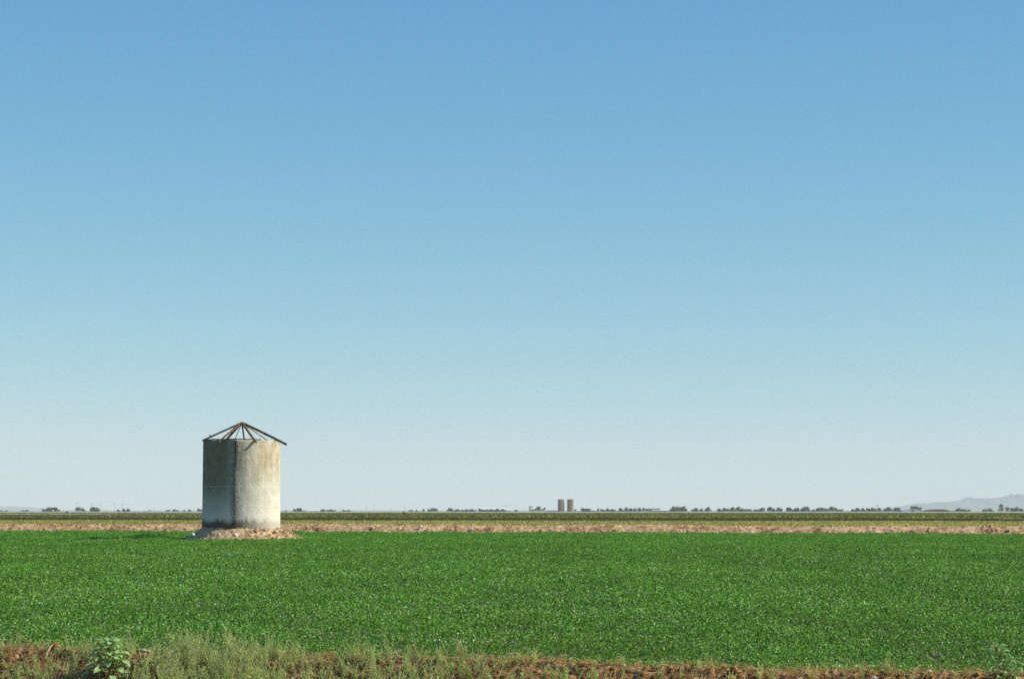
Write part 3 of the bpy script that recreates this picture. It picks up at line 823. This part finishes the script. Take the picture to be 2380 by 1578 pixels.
broad_weed(752, 1592, 1566, -.45, 6, .04, .07, M_broad, 'small dark green weed sprouting low on the bank beside the red clods', seed=14)
random.seed(99)

# dry ochre grass tufts standing on the crest
def tuft(px, off, h, nb, label, colr=((.50,.34,.14), (.58,.44,.22), (.42,.24,.09))):
    p = near_pt(px, 1500, off); root_z = bank_z(0, off) - .01
    paths = []
    for i in range(nb):
        a = random.uniform(0, 2*pi); l = h * random.uniform(.5, 1); ln = random.uniform(.1, .6) * l
        t = np.linspace(0, 1, 6)
        paths.append(np.outer(t**1.6, [cos(a)*ln, sin(a)*ln, 0]) + np.outer(t, [0, 0, l]) + np.array([random.uniform(-.04,.04), random.uniform(-.03,.03), 0]))
    o = ribbons(paths, [random.uniform(.002,.0045) for _ in paths], [random.choice(colr) for _ in paths], M_weed, 'dry_grass_tuft')
    o.location = (p.x, p.y, root_z)
    return tag(o, label, 'grass tuft')
tuft(768, -.02, .16, 38, 'dry ochre grass tuft on the crest right of the feathery weeds')
tuft(2075, -.02, .15, 44, 'dry orange grass tuft on the crest in the right half')
tuft(20, -.3, .18, 60, 'dry straw coloured grass tuft at the left edge of the bank')
tuft(1270, -.02, .13, 20, 'small dry grass tuft on the crest just right of the middle')
tuft(272, .12, .30, 26, 'reddish dry grass stems rising behind the tall broad leaved weed', ((.40,.24,.12), (.44,.34,.2)))
tuft(1650, .05, .22, 18, 'greenish dry grass stems on the crest right of the brown clods', ((.25,.28,.12), (.38,.36,.2)))

# ------------------------------------------------------------------ distant crops
def crop_band(name, y0, y1, nleaf, size, h, z0, pal, w, label, s=-.22, ragged=True, rows=0, half=.235, seed=0, thin=None):
    Y = rng.uniform(y0, y1, nleaf) if rows == 0 else y0 + (rng.integers(0, rows, nleaf) + .5 + .16 * rng.normal(size=nleaf)) * (y1 - y0) / rows
    X = rng.uniform(-1, 1, nleaf) * (half * Y + 10)
    k = fbm(X*.03, Y*.02, seed=seed+3) > (-.35 if ragged else -9)
    if thin is not None: k &= thin(X, Y)
    X, Y = X[k], Y[k]; n = len(X)
    Z = z0 + h * (.5 + .5 * rng.random(n)) * (1 + .3 * fbm(X*.1, Y*.1, seed=seed))
    C = pick(n, pal, w) * (1 + .25 * fbm(X*.05, Y*.04, seed=seed+1))[:, None]
    V, F, C = leaves(np.stack([X, Y + s * X, Z], 1), size * rng.uniform(.6, 1.4, n), C, .7, .4)
    return tag(mesh_np(name, V, F, M_weed, C), label, 'crops', kind='stuff')
crop_band('stubble_grass', 300, 416, 60000, .32, .16, .23, [(.46,.42,.17), (.30,.32,.09), (.54,.44,.20), (.20,.24,.06)], [3,3,2,2], 'thin yellow green growth on the strip behind the far bank', seed=1)
crop_band('furrow_growth', 440, 520, 42000, .40, .30, .24, [(.08,.09,.022), (.13,.11,.035), (.20,.11,.05)], [4,2,2], 'dark green growth on the brown furrows', seed=2)
crop_band('line_grass', 520, 560, 14000, .40, .25, .23, [(.34,.33,.16), (.24,.27,.10)], [2,2], 'pale grass along the edge of the distant crop', seed=3, ragged=False)
crop_band('row_crop', 562, 1390, 150000, .75, .45, .24, [(.14,.185,.040), (.19,.22,.055), (.25,.24,.08), (.09,.12,.028), (.34,.30,.12)], [3,3,2,2,1], 'rows of low green crop on the distant flat field', seed=4, ragged=False, rows=60,
          thin=lambda X, Y: ~((X < -.11*Y) & (Y - .22*X > 800) & (Y < 1300) & (X < at(330,0,1).x*Y*1.0 + 60)))
# dry weeds along the far bank
def farbank_weeds():
    n = 9000
    X = rng.uniform(-60, 60, n); off = rng.uniform(-.2, 3.6, n)
    k = (fbm(X*.12, off*.5, seed=87) > .0) | (rng.random(n) < .25)
    X, off = X[k], off[k]; n = len(X)
    P = on_prof(X, off, far_prof, y_far); P[:, 2] += rng.random(n) * .14
    C = pick(n, [(.42,.33,.18), (.30,.26,.12), (.20,.20,.08), (.50,.40,.25)], [3,2,1.5,2])
    A = np.tile([0, 0, 1.0], (n, 1)) + rng.normal(size=(n, 3)) * .5
    V, F, C = leaves(P, rng.uniform(.10, .26, n), C, .22, .3, along=A)
    tag(mesh_np('bank_grass', V, F, M_weed, C), 'dry wisps of grass on the far bank', 'dry grass', kind='stuff')
    n = 26000
    X = rng.uniform(-62, 62, n); off = rng.uniform(2.6, 6, n)
    P = on_prof(X, off, far_prof, y_far); P[:, 2] += rng.random(n) * .10
    C = pick(n, [(.42,.39,.14), (.28,.31,.08), (.50,.40,.19)], [3,3,2])
    V, F, C = leaves(P, rng.uniform(.08, .2, n), C, .4, .3)
    tag(mesh_np('bank_top_grass', V, F, M_weed, C), 'low yellow green grass on top of the far bank', 'grass', kind='stuff')
farbank_weeds()

# ------------------------------------------------------------------ far trees
M_bark = noisy_mat('bark', [(.10,.075,.05), (.18,.14,.10)], 3)
TPAL = [[(.04,.060,.022), (.055,.08,.03), (.075,.10,.04), (.025,.04,.016)],
        [(.07,.09,.045), (.10,.12,.06), (.13,.14,.075), (.05,.065,.035)],
        [(.09,.11,.075), (.12,.14,.09), (.06,.075,.05)]]
def tree(px, pyt, wpx, D, pal, label, group=None, name='tree', sq=1.0, shrub=False):
    b = at(px, 1189, D); H = at(px, pyt, D).z - .2; Wm = wpx / FPX * D
    rt = empty(name, (b.x, D, .2))
    nl = int(np.clip(420 * (Wm / 6) ** 1.2, 220, 1000))
    # several lobes make an uneven outline
    k = max(3, int(Wm / 2.2)); P = []
    for i in range(k):
        cx = random.uniform(-.5, .5) * Wm * .72; rr = min(Wm, H*1.6) * random.uniform(.20, .34)
        cz = random.uniform(.42, .95) * H - rr * .6 * (abs(cx) / (Wm*.5 + .01)) * .6
        cy = random.uniform(-.3, .3) * Wm
        cz = min(cz, H - rr * .75)
        q = rng.normal(size=(nl // k + 1, 3)); q /= np.linalg.norm(q, axis=1)[:, None]
        q *= rr * rng.uniform(.45, 1.12, (len(q), 1)); P.append(q + np.array([cx, cy, max(cz, rr*.55)]))
    P.append(np.stack([rng.uniform(-.42, .42, nl//3) * Wm, rng.uniform(-.3, .3, nl//3) * Wm, rng.uniform(.1, .5, nl//3) * H], 1))
    P = np.concatenate(P); P = P[P[:, 2] > .1]
    n_ = len(P)
    C = pick(n_, TPAL[pal])
    V, F, C = leaves(P, rng.uniform(.6, 1.5, n_) * np.clip(Wm / 9, .55, 1.2), C, .7, .2)
    mesh_np('crown', V, F, M_weed, C, parent=rt)
    m = MB()
    lob = [Vector((random.uniform(-.25,.25)*Wm, random.uniform(-.2,.2)*Wm, H*random.uniform(.55,.8))) for _ in range(3)]
    m.tube([(0,0,-.1), (.05,0,H*.25), (0,.05,H*.45)], [.035*H+.08, .03*H+.05, .02*H+.04], 6)
    for l in lob: m.tube([(0,0,H*.3), l], [.02*H+.03, .03], 5)
    m.build('trunk', M_bark, rt)
    return tag(rt, label, 'tree' if not shrub else 'bush', group)

def cx3(v): return 640 + v / 3.9417
def cx4(v): return 1180 + v / 3.9417
def cx5(v): return 1780 + v / 3.9417
def cx2(v): return v / 4.927
# clusters: (where, group, [(px, top py, width px, palette)], depth)
C_ = []
def cl(where, items, D=2850, kind='tree'): C_.append((where, items, D, kind))
cl('the bushy clump of four at the left beside a white building', [(cx2(520),1182.5,12,1),(cx2(560),1181,13,0),(cx2(610),1181.5,13,1),(cx2(650),1181,13,0)], 2700)
cl('the tiny trees at the far left edge of the horizon', [(cx2(8),1186,7,2),(cx2(68),1187,8,2),(cx2(255),1187,7,2),(cx2(300),1186.5,9,2)], 3100)
cl('the pair of trees left of the first power pole', [(cx2(915),1180.5,13,0),(cx2(962),1183.5,10,1)], 2700)
cl('the round lone bushes left of the concrete silo', [(cx2(1085),1180.5,20,1),(cx2(1360),1185.5,9,2),(cx2(1445),1184,14,1)], 2850)
cl('the tiny faint row left of the concrete silo', [(cx2(1715),1186,6,2),(cx2(1915),1186,6,2),(cx2(1940),1185.5,6,2),(cx2(1995),1185,8,2),(cx2(2040),1186,8,2),(cx2(2110),1186,6,2),(cx2(2168),1185,7,2),(cx2(2290),1183.5,10,2)], 3100)
cl('the pair of dark trees just right of the concrete silo', [(cx3(172),1184,8,0),(cx3(212),1182.5,12,0)], 2850)
cl('the small trees by brown farm roofs', [(cx3(98),1186,5,2),(cx3(432),1184.5,10,0),(cx3(475),1186,6,1),(cx3(512),1185,9,2),(cx3(628),1185.5,7,1),(cx3(672),1186,8,2)], 2900)
cl('the scattered small trees between silo and white barn', [(cx3(1240),1186,8,2),(cx3(1298),1186.5,8,2),(cx3(1356),1184.5,6,2),(cx3(1420),1183.5,10,1),(cx3(1446),1182,10,0),(cx3(1478),1182.5,8,1)], 2900)
cl('the hedge of dull trees left of the white barn', [(cx3(1585),1182.5,10,1),(cx3(1615),1182.5,9,1),(cx3(1655),1184.5,9,1),(cx3(1695),1185,11,1),(cx3(1740),1185,11,0),(cx3(1790),1184.5,9,1)], 2800)
cl('the low dull trees in front of the white barn', [(cx3(1880),1183,9,1),(cx3(1925),1185,11,1),(cx3(1975),1184.5,11,1),(cx3(2030),1184,12,1),(cx3(2080),1184,11,1)], 2700)
cl('the dark trees beside the small white house', [(cx3(2200),1186,7,2),(cx4(220),1177.5,10,0),(cx4(272),1176,9,0),(cx4(300),1175.5,9,0),(cx4(328),1178.5,7,0)], 2850)
cl('the dark trees right of the twin silos', [(cx4(690),1182,10,0),(cx4(725),1182,8,0),(cx4(828),1183,7,1),(cx4(870),1184,9,0),(cx4(905),1183,10,0),(cx4(945),1184,9,0),(cx4(980),1184.5,7,1)], 2850)
cl('the mid green row right of the yellow shed', [(cx4(1045),1182.5,11,0),(cx4(1082),1180.5,11,1),(cx4(1125),1183,11,0),(cx4(1160),1182.5,9,1),(cx4(1198),1182,10,0),(cx4(1232),1181.5,9,1)], 2800)
cl('the big dark trees right of the white farm roofs', [(cx4(1505),1182,11,0),(cx4(1535),1178,12,0),(cx4(1568),1178.5,12,0),(cx4(1600),1178,12,0),(cx4(1625),1182,8,0)], 2750)
cl('the separate pair of grey green clumps', [(cx4(1705),1184,9,1),(cx4(1735),1182,11,0),(cx4(1770),1183,8,0),(cx4(1815),1183,8,1),(cx4(1845),1180,11,0)], 2850)
cl('the long hedgerow left of the gap', [(cx4(1940),1183,12,0),(cx4(1975),1182.5,11,1),(cx4(2010),1183,10,0),(cx4(2045),1180,11,0),(cx4(2075),1180.5,11,1),(cx4(2115),1179.5,11,0),(cx4(2150),1183,11,1),(cx4(2185),1184,9,0),(cx4(2230),1184.5,10,1),(cx4(2265),1184.5,9,0),(cx4(2305),1181.5,11,0),(cx4(2335),1181.5,10,0)], 2850)
cl('the hedgerow in the right half, under the pale sky', [(cx5(35),1180,12,0),(cx5(80),1182.5,11,0),(cx5(125),1181.5,13,0),(cx5(208),1180.5,12,0),(cx5(245),1184,8,1),(cx5(280),1181.5,12,0),(cx5(325),1181,11,0),(cx5(357),1179.5,12,0),(cx5(395),1182,9,1),(cx5(440),1184.5,10,0),(cx5(480),1182,11,0),(cx5(515),1181,11,0),(cx5(555),1182,9,0),(cx5(588),1179.5,12,0),(cx5(625),1180,9,1),(cx5(655),1183,9,0),(cx5(688),1184,8,0)], 2850)
cl('the short row left of the arched pale shed', [(cx5(815),1182,12,0),(cx5(850),1183,9,0),(cx5(885),1182,12,0),(cx5(930),1182.5,11,1),(cx5(978),1181.5,12,0),(cx5(1040),1182,10,1),(cx5(1085),1183,11,0),(cx5(1140),1180,12,1),(cx5(1185),1181.5,11,0),(cx5(1230),1182.5,13,0)], 2850)
cl('the low trees above the arched pale shed', [(cx5(1345),1178,12,0),(cx5(1378),1177,13,0),(cx5(1405),1179.5,9,0)], 3000)
cl('the thin trees right of the dark red shed', [(cx5(1750),1184,9,2),(cx5(1785),1182.5,11,1),(cx5(1830),1185,11,2),(cx5(1858),1185.5,8,2)], 2950)
cl('the small trees under the blue mountains', [(cx5(2005),1183.5,11,1),(cx5(2045),1183.5,10,1),(cx5(2075),1185,7,2),(cx5(2212),1180,10,1),(cx5(2262),1182,11,0),(cx5(2290),1180.5,11,0),(cx5(2340),1183.5,11,1)], 2850)
adj = ['dull green', 'dark', 'rounded', 'low', 'bushy', 'small']
for where, items, D, kind in C_:
    for i, (px, pt, w, pal) in enumerate(items):
        lab = f'{ordw[i]} tree from the left in {where}'
        if len(lab.split()) > 16: lab = ' '.join(lab.split()).replace(' from the left in ', ' of ')
        tree(px, pt - 1.4, w * 1.28, D + random.uniform(-60, 60), pal, lab, where.replace('the ', '', 1))
t_ = tree(cx5(2152), 1172.5, 15, 2700, 0, 'tallest dark tree at the right, standing before the blue mountains')
tree(cx2(765), 1187.5, 5, 1500, 2, 'tiny dark lone bush at the left edge of the pale field', name='bush', shrub=True)
tree(cx3(735), 1195.5, 9, 700, 0, 'small dark bush inside the crop field right of the concrete silo', name='bush', shrub=True)
tree(cx3(1175), 1190.5, 8, 1000, 0, 'larger dark bush standing in the middle of the distant crop field', name='bush', shrub=True)

# ------------------------------------------------------------------ far buildings
def flat(name, col, r=.7):
    return noisy_mat(name, [tuple(c*.88 for c in col), col], .5)
M_white = flat('whitewash', (.72,.70,.66)); M_cream = flat('cream_wall', (.52,.42,.28)); M_grey = flat('grey_wall', (.34,.33,.31))
M_roofw = flat('pale_metal_roof', (.68,.68,.67)); M_roofd = flat('dark_roof', (.07,.07,.08)); M_roofr = flat('red_brown_roof', (.17,.075,.05)); M_roofb = flat('brown_roof', (.20,.14,.10))
M_dark = flat('dark_opening', (.03,.03,.035)); M_pinkw = flat('pinkish_wall', (.52,.35,.26)); M_yel = flat('yellow_wall', (.56,.46,.22))
def house(pl, pr, ptop, D, wallm, roofm, label, cat='building', name='farm_building', wallf=.55, depth=9, nwin=3, hip=False, door=True):
    xl, xr = at(pl, 1189, D).x, at(pr, 1189, D).x; H = at(pl, ptop, D).z - .2; hw = (xr - xl) / 2
    rt = empty(name, ((xl+xr)/2, D, .2)); hh = H * wallf
    m = MB(); m.box(-hw, hw, 0, depth, -.1, hh); m.build('wall', wallm, rt)
    m = MB(); o = .35; ins = hw * .35 if hip else 0
    vs = [(-hw-o,-o,hh+.003),(hw+o,-o,hh+.003),(hw+o,depth+o,hh+.003),(-hw-o,depth+o,hh+.003),(-hw-o+ins,depth/2,H),(hw+o-ins,depth/2,H)]
    m.add(vs, [(0,1,5,4),(2,3,4,5),(1,2,5),(3,0,4),(3,2,1,0)]); m.build('roof', roofm, rt)
    for i in range(nwin):
        x = -hw + 2*hw*(i+.5)/nwin
        if door and i == nwin//2:
            m = MB(); m.box(x-.55, x+.55, -.06, -.003, 0, min(2.1, hh*.85)); m.build('door', M_dark, rt)
        else:
            m = MB(); m.box(x-.6, x+.6, -.05, -.003, hh*.42, hh*.78); m.build('window', M_dark, rt)
    return tag(rt, label, cat)
house(cx3(1862), cx3(2115), 1179.6, 2900, M_grey, M_roofw, 'long low barn with a white roof behind dull trees', 'barn', 'barn', .5, 22, 5)
house(cx3(2118), cx3(2160), 1183, 2950, M_cream, M_roofw, 'small pale shed at the right end of the long white barn', 'shed', 'shed', .5, 7, 1, door=False)
house(cx3(1765), cx3(1842), 1184, 2900, M_cream, M_roofb, 'brown roofed shed between the dull hedge and the long white barn', 'shed', 'shed', .55, 8, 2)
house(cx3(318), cx3(405), 1185, 3000, M_white, M_roofw, 'low white building on the horizon right of the concrete silo')
house(cx3(492), cx3(555), 1184.6, 3000, M_cream, M_roofb, 'brown roofed farmhouse right of the low white building', 'house', 'farm_house')
house(cx3(640), cx3(690), 1185.5, 3000, M_cream, M_roofb, 'small flat brown roofed house in the gap before the power poles', 'house', 'farm_house')
house(cx3(240), cx3(280), 1186, 3000, M_pinkw, M_roofb, 'tiny pinkish shed right of the pair of dark trees', 'shed', 'shed', nwin=1, door=False)
house(cx2(680), cx2(760), 1185.2, 2850, M_white, M_roofw, 'white shed right of the bushy clump at the left', 'shed', 'shed', .6, 6, 3)
house(cx2(390), cx2(412), 1186.8, 2950, M_white, M_roofw, 'tiny white hut left of the bushy clump', 'hut', 'hut', .7, 4, 1)
house(cx2(598), cx2(608), 1185, 2620, M_white, M_roofw, 'narrow white hut in front of the bushy clump at the left', 'hut', 'hut', .8, 3, 1)
house(cx2(882), cx2(930), 1187, 2650, M_white, M_roofw, 'low white wall like shed under the pair of left trees', 'shed', 'shed', .7, 4, 2)
house(cx2(1530), cx2(1610), 1186, 3100, M_white, M_roofw, 'whitish shed on the left horizon, nearer the power poles', 'shed', 'shed', .6, 5, 2)
house(cx2(1640), cx2(1705), 1185.6, 3100, M_cream, M_roofw, 'cream shed on the left horizon, nearer the concrete silo', 'shed', 'shed', .6, 5, 2)
house(cx4(204), cx4(256), 1180, 2800, M_white, M_roofw, 'small white gabled house between dark trees left of the twin silos', 'house', 'farm_house', .72, 8, 3)
house(cx4(350), cx4(462), 1185.8, 2900, M_cream, M_roofb, 'low cream shed along the left foot of the twin silos', 'shed', 'shed', .7, 6, 4)
house(cx4(0), cx4(30), 1183.5, 3000, M_cream, M_roofr, 'small reddish roofed hut left of the white gabled house', 'hut', 'hut', .6, 5, 1)
house(cx4(606), cx4(634), 1181.2, 2850, M_white, M_roofw, 'narrow white tank house at the right foot of the twin silos', 'shed', 'shed', .85, 5, 1)
house(cx4(636), cx4(690), 1185, 2900, M_white, M_roofw, 'low white annex right of the narrow white tank house', 'shed', 'shed', .6, 6, 2)
house(cx4(672), cx4(775), 1181.6, 2950, M_dark, M_roofd, 'dark flat roofed barn behind trees right of the twin silos', 'barn', 'barn', .7, 12, 3)
house(cx4(762), cx4(812), 1183, 2750, M_pinkw, M_roofw, 'pinkish house with a white roof right of the dark barn', 'house', 'farm_house', .6, 8, 2)
house(cx4(925), cx4(990), 1183.6, 2950, M_grey, M_roofb, 'dull grey shed among the dark trees right of the silos', 'shed', 'shed', .6, 8, 2)
house(cx4(985), cx4(1018), 1185.5, 2720, M_yel, M_roofw, 'small yellow shed in a gap of the tree row', 'shed', 'shed', .8, 5, 2)
house(cx4(1262), cx4(1400), 1181.4, 2950, M_grey, M_roofd, 'long dark roofed farm building left of the big dark trees', 'farm building', 'farm_building', .55, 14, 4)
house(cx4(1325), cx4(1395), 1184.4, 2780, M_pinkw, M_roofw, 'pinkish shed in front of the long dark roof', 'shed', 'shed', .7, 8, 3)
house(cx4(1398), cx4(1478), 1183.4, 2780, M_pinkw, M_roofw, 'white roofed shed touching the big dark trees', 'shed', 'shed', .55, 8, 3)
house(cx5(705), cx5(790), 1186, 3000, M_grey, M_roofw, 'faint grey shed in the gap of the right hedgerow', 'shed', 'shed', .6, 6, 2)
house(cx5(1690), cx5(1735), 1186, 3050, M_cream, M_roofb, 'tiny brown shed right of the dark red shed', 'shed', 'shed', .6, 6, 1)
# arched sheds
def arch_shed(pl, pr, ptop, D, mat, endm, label, name):
    xl, xr = at(pl, 1189, D).x, at(pr, 1189, D).x; H = at(pl, ptop, D).z - .2; hw = (xr - xl)/2
    rt = empty(name, ((xl+xr)/2, D, .2)); m = MB(); n_ = 14; vs = []
    for y in (0, 30):
        for i in range(n_+1):
            a = pi * i / n_; vs.append((-cos(a)*hw, y, max(-.1, sin(a)**.8 * H)))
    m.add(vs, [(i, i+1, n_+1+i+1, n_+1+i) for i in range(n_)]); m.build('roof', mat, rt, False)
    m = MB(); m.add([(-cos(pi*i/n_)*hw*.985, .25, max(-.1, sin(pi*i/n_)**.8*H*.97)) for i in range(n_+1)], [tuple(reversed(range(n_+1)))]); m.build('end_wall', endm, rt)
    m = MB(); m.box(-hw*.15, hw*.15, .12, .247, 0, H*.55); m.build('door', M_dark, rt)
    return tag(rt, label, 'shed')
arch_shed(cx5(1255), cx5(1435), 1182, 2800, M_roofw, M_white, 'arched pale grey shed below the blue mountains', 'arched_shed')
arch_shed(cx5(1475), cx5(1685), 1183, 2800, M_roofr, M_roofr, 'low arched dark red shed right of the pale arched shed', 'arched_shed')

# twin silos
M_silo = noisy_mat('brown_grey_concrete', [(.15,.09,.052), (.29,.20,.125)], .35, stretch=(1,1,.3))
def tall_silo(pl, pr, ptop, D, label):
    xl, xr = at(pl, 1189, D).x, at(pr, 1189, D).x; H = at(pl, ptop, D).z - .2; r_ = (xr - xl)/2
    rt = empty('tall_silo', ((xl+xr)/2, D, .2)); m = MB()
    m.tube([(0,0,-.2),(0,0,H*.33),(0,0,H*.66),(0,0,H-.35)], r_, 32); m.build('shell', M_silo, rt, False)
    m = MB(); m.tube([(0,0,H-.347),(0,0,H)], r_*1.03, 32); m.build('rim', M_silo, rt)
    m = MB()
    for s in (-.25, .25): m.tube([(s-r_*.25, -r_*.985, 0), (s-r_*.25, -r_*.985, H-.4)], .05, 5)
    for i in range(int(H/.6)): m.tube([(-.25-r_*.25, -r_*.985, .5+i*.6), (.25-r_*.25, -r_*.985, .5+i*.6)], .03, 4)
    m.build('ladder', M_grey, rt)
    return tag(rt, label, 'silo', 'twin silos on the horizon')
tall_silo(cx4(459), cx4(519), 1160, 2850, 'left of the two tall brown silos on the horizon')
tall_silo(cx4(545), cx4(602), 1160, 2850, 'right of the two tall brown silos on the horizon, with a sunlit side')
# water tank / mast with small tank, power poles
M_pole = noisy_mat('pole_wood', [(.14,.11,.09), (.22,.18,.15)], 1)
def pole(px, ptop, D, label, arms=1, r_=.17):
    b = at(px, 1189, D); H = at(px, ptop, D).z - .2
    rt = empty('power_pole', (b.x, D, .2))
    m = MB(); m.tube([(0,0,-.3),(0,0,H)], [r_, r_*.7], 8); m.build('post', M_pole, rt)
    for a in range(arms):
        m = MB(); m.box(-1.2, 1.2, -.32, -.18, H-.8-1.2*a, H-.62-1.2*a); c_ = m.build('crossarm', M_pole, rt)
        m = MB()
        for xx in (-1.1, -.4, .4, 1.1): m.tube([(xx, -.25, H-.617-1.2*a), (xx, -.25, H-.36-1.2*a)], .07, 6)
        m.build('insulator_row', M_grey, c_)
    return tag(rt, label, 'power pole', 'power poles along the horizon')
for i, (v, pt, D, lab) in enumerate(((cx2(470),1180,3000,'short faint power pole above the bushy clump at the left'),
    (cx2(880),1167.5,2600,'power pole touching the left pair of trees'), (cx2(1057),1168,2700,'faint power pole left of the round lone bush'),
    (cx2(1155),1166.5,2600,'tall power pole just right of the round lone bush'), (cx2(1312),1169,2750,'power pole midway between the round bush and the small trees'),
    (cx2(1400),1170,2800,'power pole left of the last round bush before the concrete silo'), (cx2(1765),1180,3000,'short power pole nearest the left side of the concrete silo'),
    (cx3(600),1179,2900,'power pole beside the brown roofed houses'), (cx3(832),1176,2900,'second power pole right of the brown roofed houses'),
    (cx3(905),1172,2800,'tall power pole left of the middle of the photograph'), (cx3(1060),1180,2900,'short power pole with a wide crossarm in the open gap'),
    (cx3(1183),1177,2900,'power pole above the dark bush of the crop field'), (cx3(2112),1171,2900,'power pole rising behind the long white barn'))):
    pole(v, pt, D, lab)
# windsock pole
b = at(cx5(1015), 1189, 2800); Hs = at(cx5(1015), 1174, 2800).z - .2
rt = empty('windsock_mast', (b.x, 2800, .2)); m = MB(); m.tube([(0,0,-.2),(0,0,Hs)], [.12,.09], 8); m.build('mast', M_roofw, rt)
m = MB(); m.tube([(.1,0,Hs-.6),(1.2,0,Hs-.2),(2.4,0,Hs+.6)], [.75,.6,.4], 10); m.build('sock', flat('orange_cloth', (.62,.25,.12)), rt)
tag(rt, 'thin pale mast with an orange windsock above the right hedgerow', 'windsock')

# ------------------------------------------------------------------ birds
def bird(px, py, Y, span, label, rz):
    p = at(px, py, Y); m = MB(); L = span * .5
    m.tube([(-L*.55,0,0),(-L*.3,0,.0),(0,0,.01*span),(L*.32,0,.02*span),(L*.45,0,.02*span),(L*.6,0,.01*span)], [span*.012,span*.05,span*.07,span*.04,span*.045,span*.006], 8)
    rt = m.build('bird', flat('bird_feathers', (.05,.05,.06)), None, True)
    for s in (1, -1):
        w = MB(); y = [0, .18, .34, .5]; c = [.16, .19, .13, .01]; zz = [.02, .08, .06, .0]; xo = [0, .03, -.02, -.10]
        vs = []
        for i in range(4): vs += [((xo[i]+c[i]/2)*span, s*y[i]*span, zz[i]*span), ((xo[i]-c[i]/2)*span, s*y[i]*span, zz[i]*span-.01*span)]
        vs += [(v[0], v[1], v[2]-.012*span) for v in vs]
        fs = [(2*i, 2*i+2, 2*i+3, 2*i+1) for i in range(3)] + [(8+2*i+1, 8+2*i+3, 8+2*i+2, 8+2*i) for i in range(3)] + [(2*i+1, 2*i+3, 2*i+11, 2*i+9) for i in range(3)] + [(2*i, 2*i+8, 2*i+10, 2*i+2) for i in range(3)]
        w.add(vs, fs); w.build('wing', rt.data.materials[0], rt)
    rt.location = p; rt.rotation_euler = (.2, .1, rz)
    return tag(rt, label, 'bird')
bird(1969, 682.5, 420, .30, 'tiny dark bird high in the sky on the right', 1.2)
bird(1158.5, 830.5, 520, .36, 'tiny dark bird in the middle of the sky', 1.5)

# ------------------------------------------------------------------ mountains
def mountains(name, prof, D, dep, label, seed):
    px = np.array([p[0] for p in prof], float); py = np.array([p[1] for p in prof], float)
    nx = 420; xs_px = np.linspace(px[0], px[-1], nx)
    H = np.interp(xs_px, px, (1187 - py)) / FPX * D; H = H * (1 + .16 * fbm(xs_px / 9, xs_px * 0, seed=seed+70, oct=4, gain=.6))
    X0 = (xs_px - 1190) / FPX * D
    ny = 60; T = np.linspace(-1, 1, ny)
    Xg, Tg = np.meshgrid(X0, T)
    Yg = D + Tg * dep
    shp = (1 - np.abs(Tg)) ** .8
    rid = 1 - np.abs(fbm(Xg / 420, Yg / 420, seed=seed, oct=5, gain=.55)) * 1.6
    Z = np.repeat(H[None], ny, 0) * shp * (.62 + .42 * rid) + EYE * 0
    Z = Z * np.clip((1 - np.abs(Tg)) * 8, 0, 1) - 3
    V = np.stack([Xg, Yg, Z], -1).reshape(-1, 3)
    I = np.arange(nx*ny).reshape(ny, nx); F = np.stack([I[:-1,:-1], I[:-1,1:], I[1:,1:], I[1:,:-1]], -1).reshape(-1, 4)
    o = mesh_np(name, V, F, noisy_mat('mountain_rock', [(.07,.075,.10), (.13,.13,.16)], .004), smooth=False)
    o['kind'] = 'structure'; o['label'] = label
mountains('mountains', [(cx5(1080),1189),(cx5(1190),1183),(cx5(1250),1177),(cx5(1330),1172),(cx5(1410),1169),(cx5(1470),1172),(cx5(1530),1165),(cx5(1570),1168),(cx5(1640),1162),(cx5(1720),1166),(cx5(1790),1164),(cx5(1850),1156),(cx5(1900),1159),(cx5(1960),1154),(cx5(2050),1153),(cx5(2110),1155),(cx5(2170),1149),(cx5(2230),1146),(cx5(2290),1152),(cx5(2350),1146),(2400,1142),(2520,1140),(2650,1150),(2800,1189)], 19000, 2000, 'hazy blue mountain ridge on the right horizon', 5)
mountains('low_hills', [(-400,1189),(-200,1176),(-60,1173),(20,1176),(90,1180),(150,1186),(200,1189)], 21500, 1400, 'barely visible hazy ridge at the left edge of the horizon', 9)

# ------------------------------------------------------------------ haze
def haze():
    m = MB(); m.box(-23600, 23600, -500, 23600, -1.5, 330)
    mt = bpy.data.materials.new('haze'); mt.use_nodes = True; t = mt.node_tree
    for n_ in list(t.nodes):
        if n_.type != 'OUTPUT_MATERIAL': t.nodes.remove(n_)
    v = N(t, 'ShaderNodeVolumePrincipled'); v.inputs['Color'].default_value = (.82, .925, .895, 1)
    v.inputs['Density'].default_value = 6.5e-5; v.inputs['Anisotropy'].default_value = .0
    t.links.new(v.outputs[0], t.nodes['Material Output'].inputs['Volume'])
    o = m.build('haze', mt); o['kind'] = 'stuff'; o['label'] = 'thin pale haze over the whole plain'; o['category'] = 'haze'
haze()
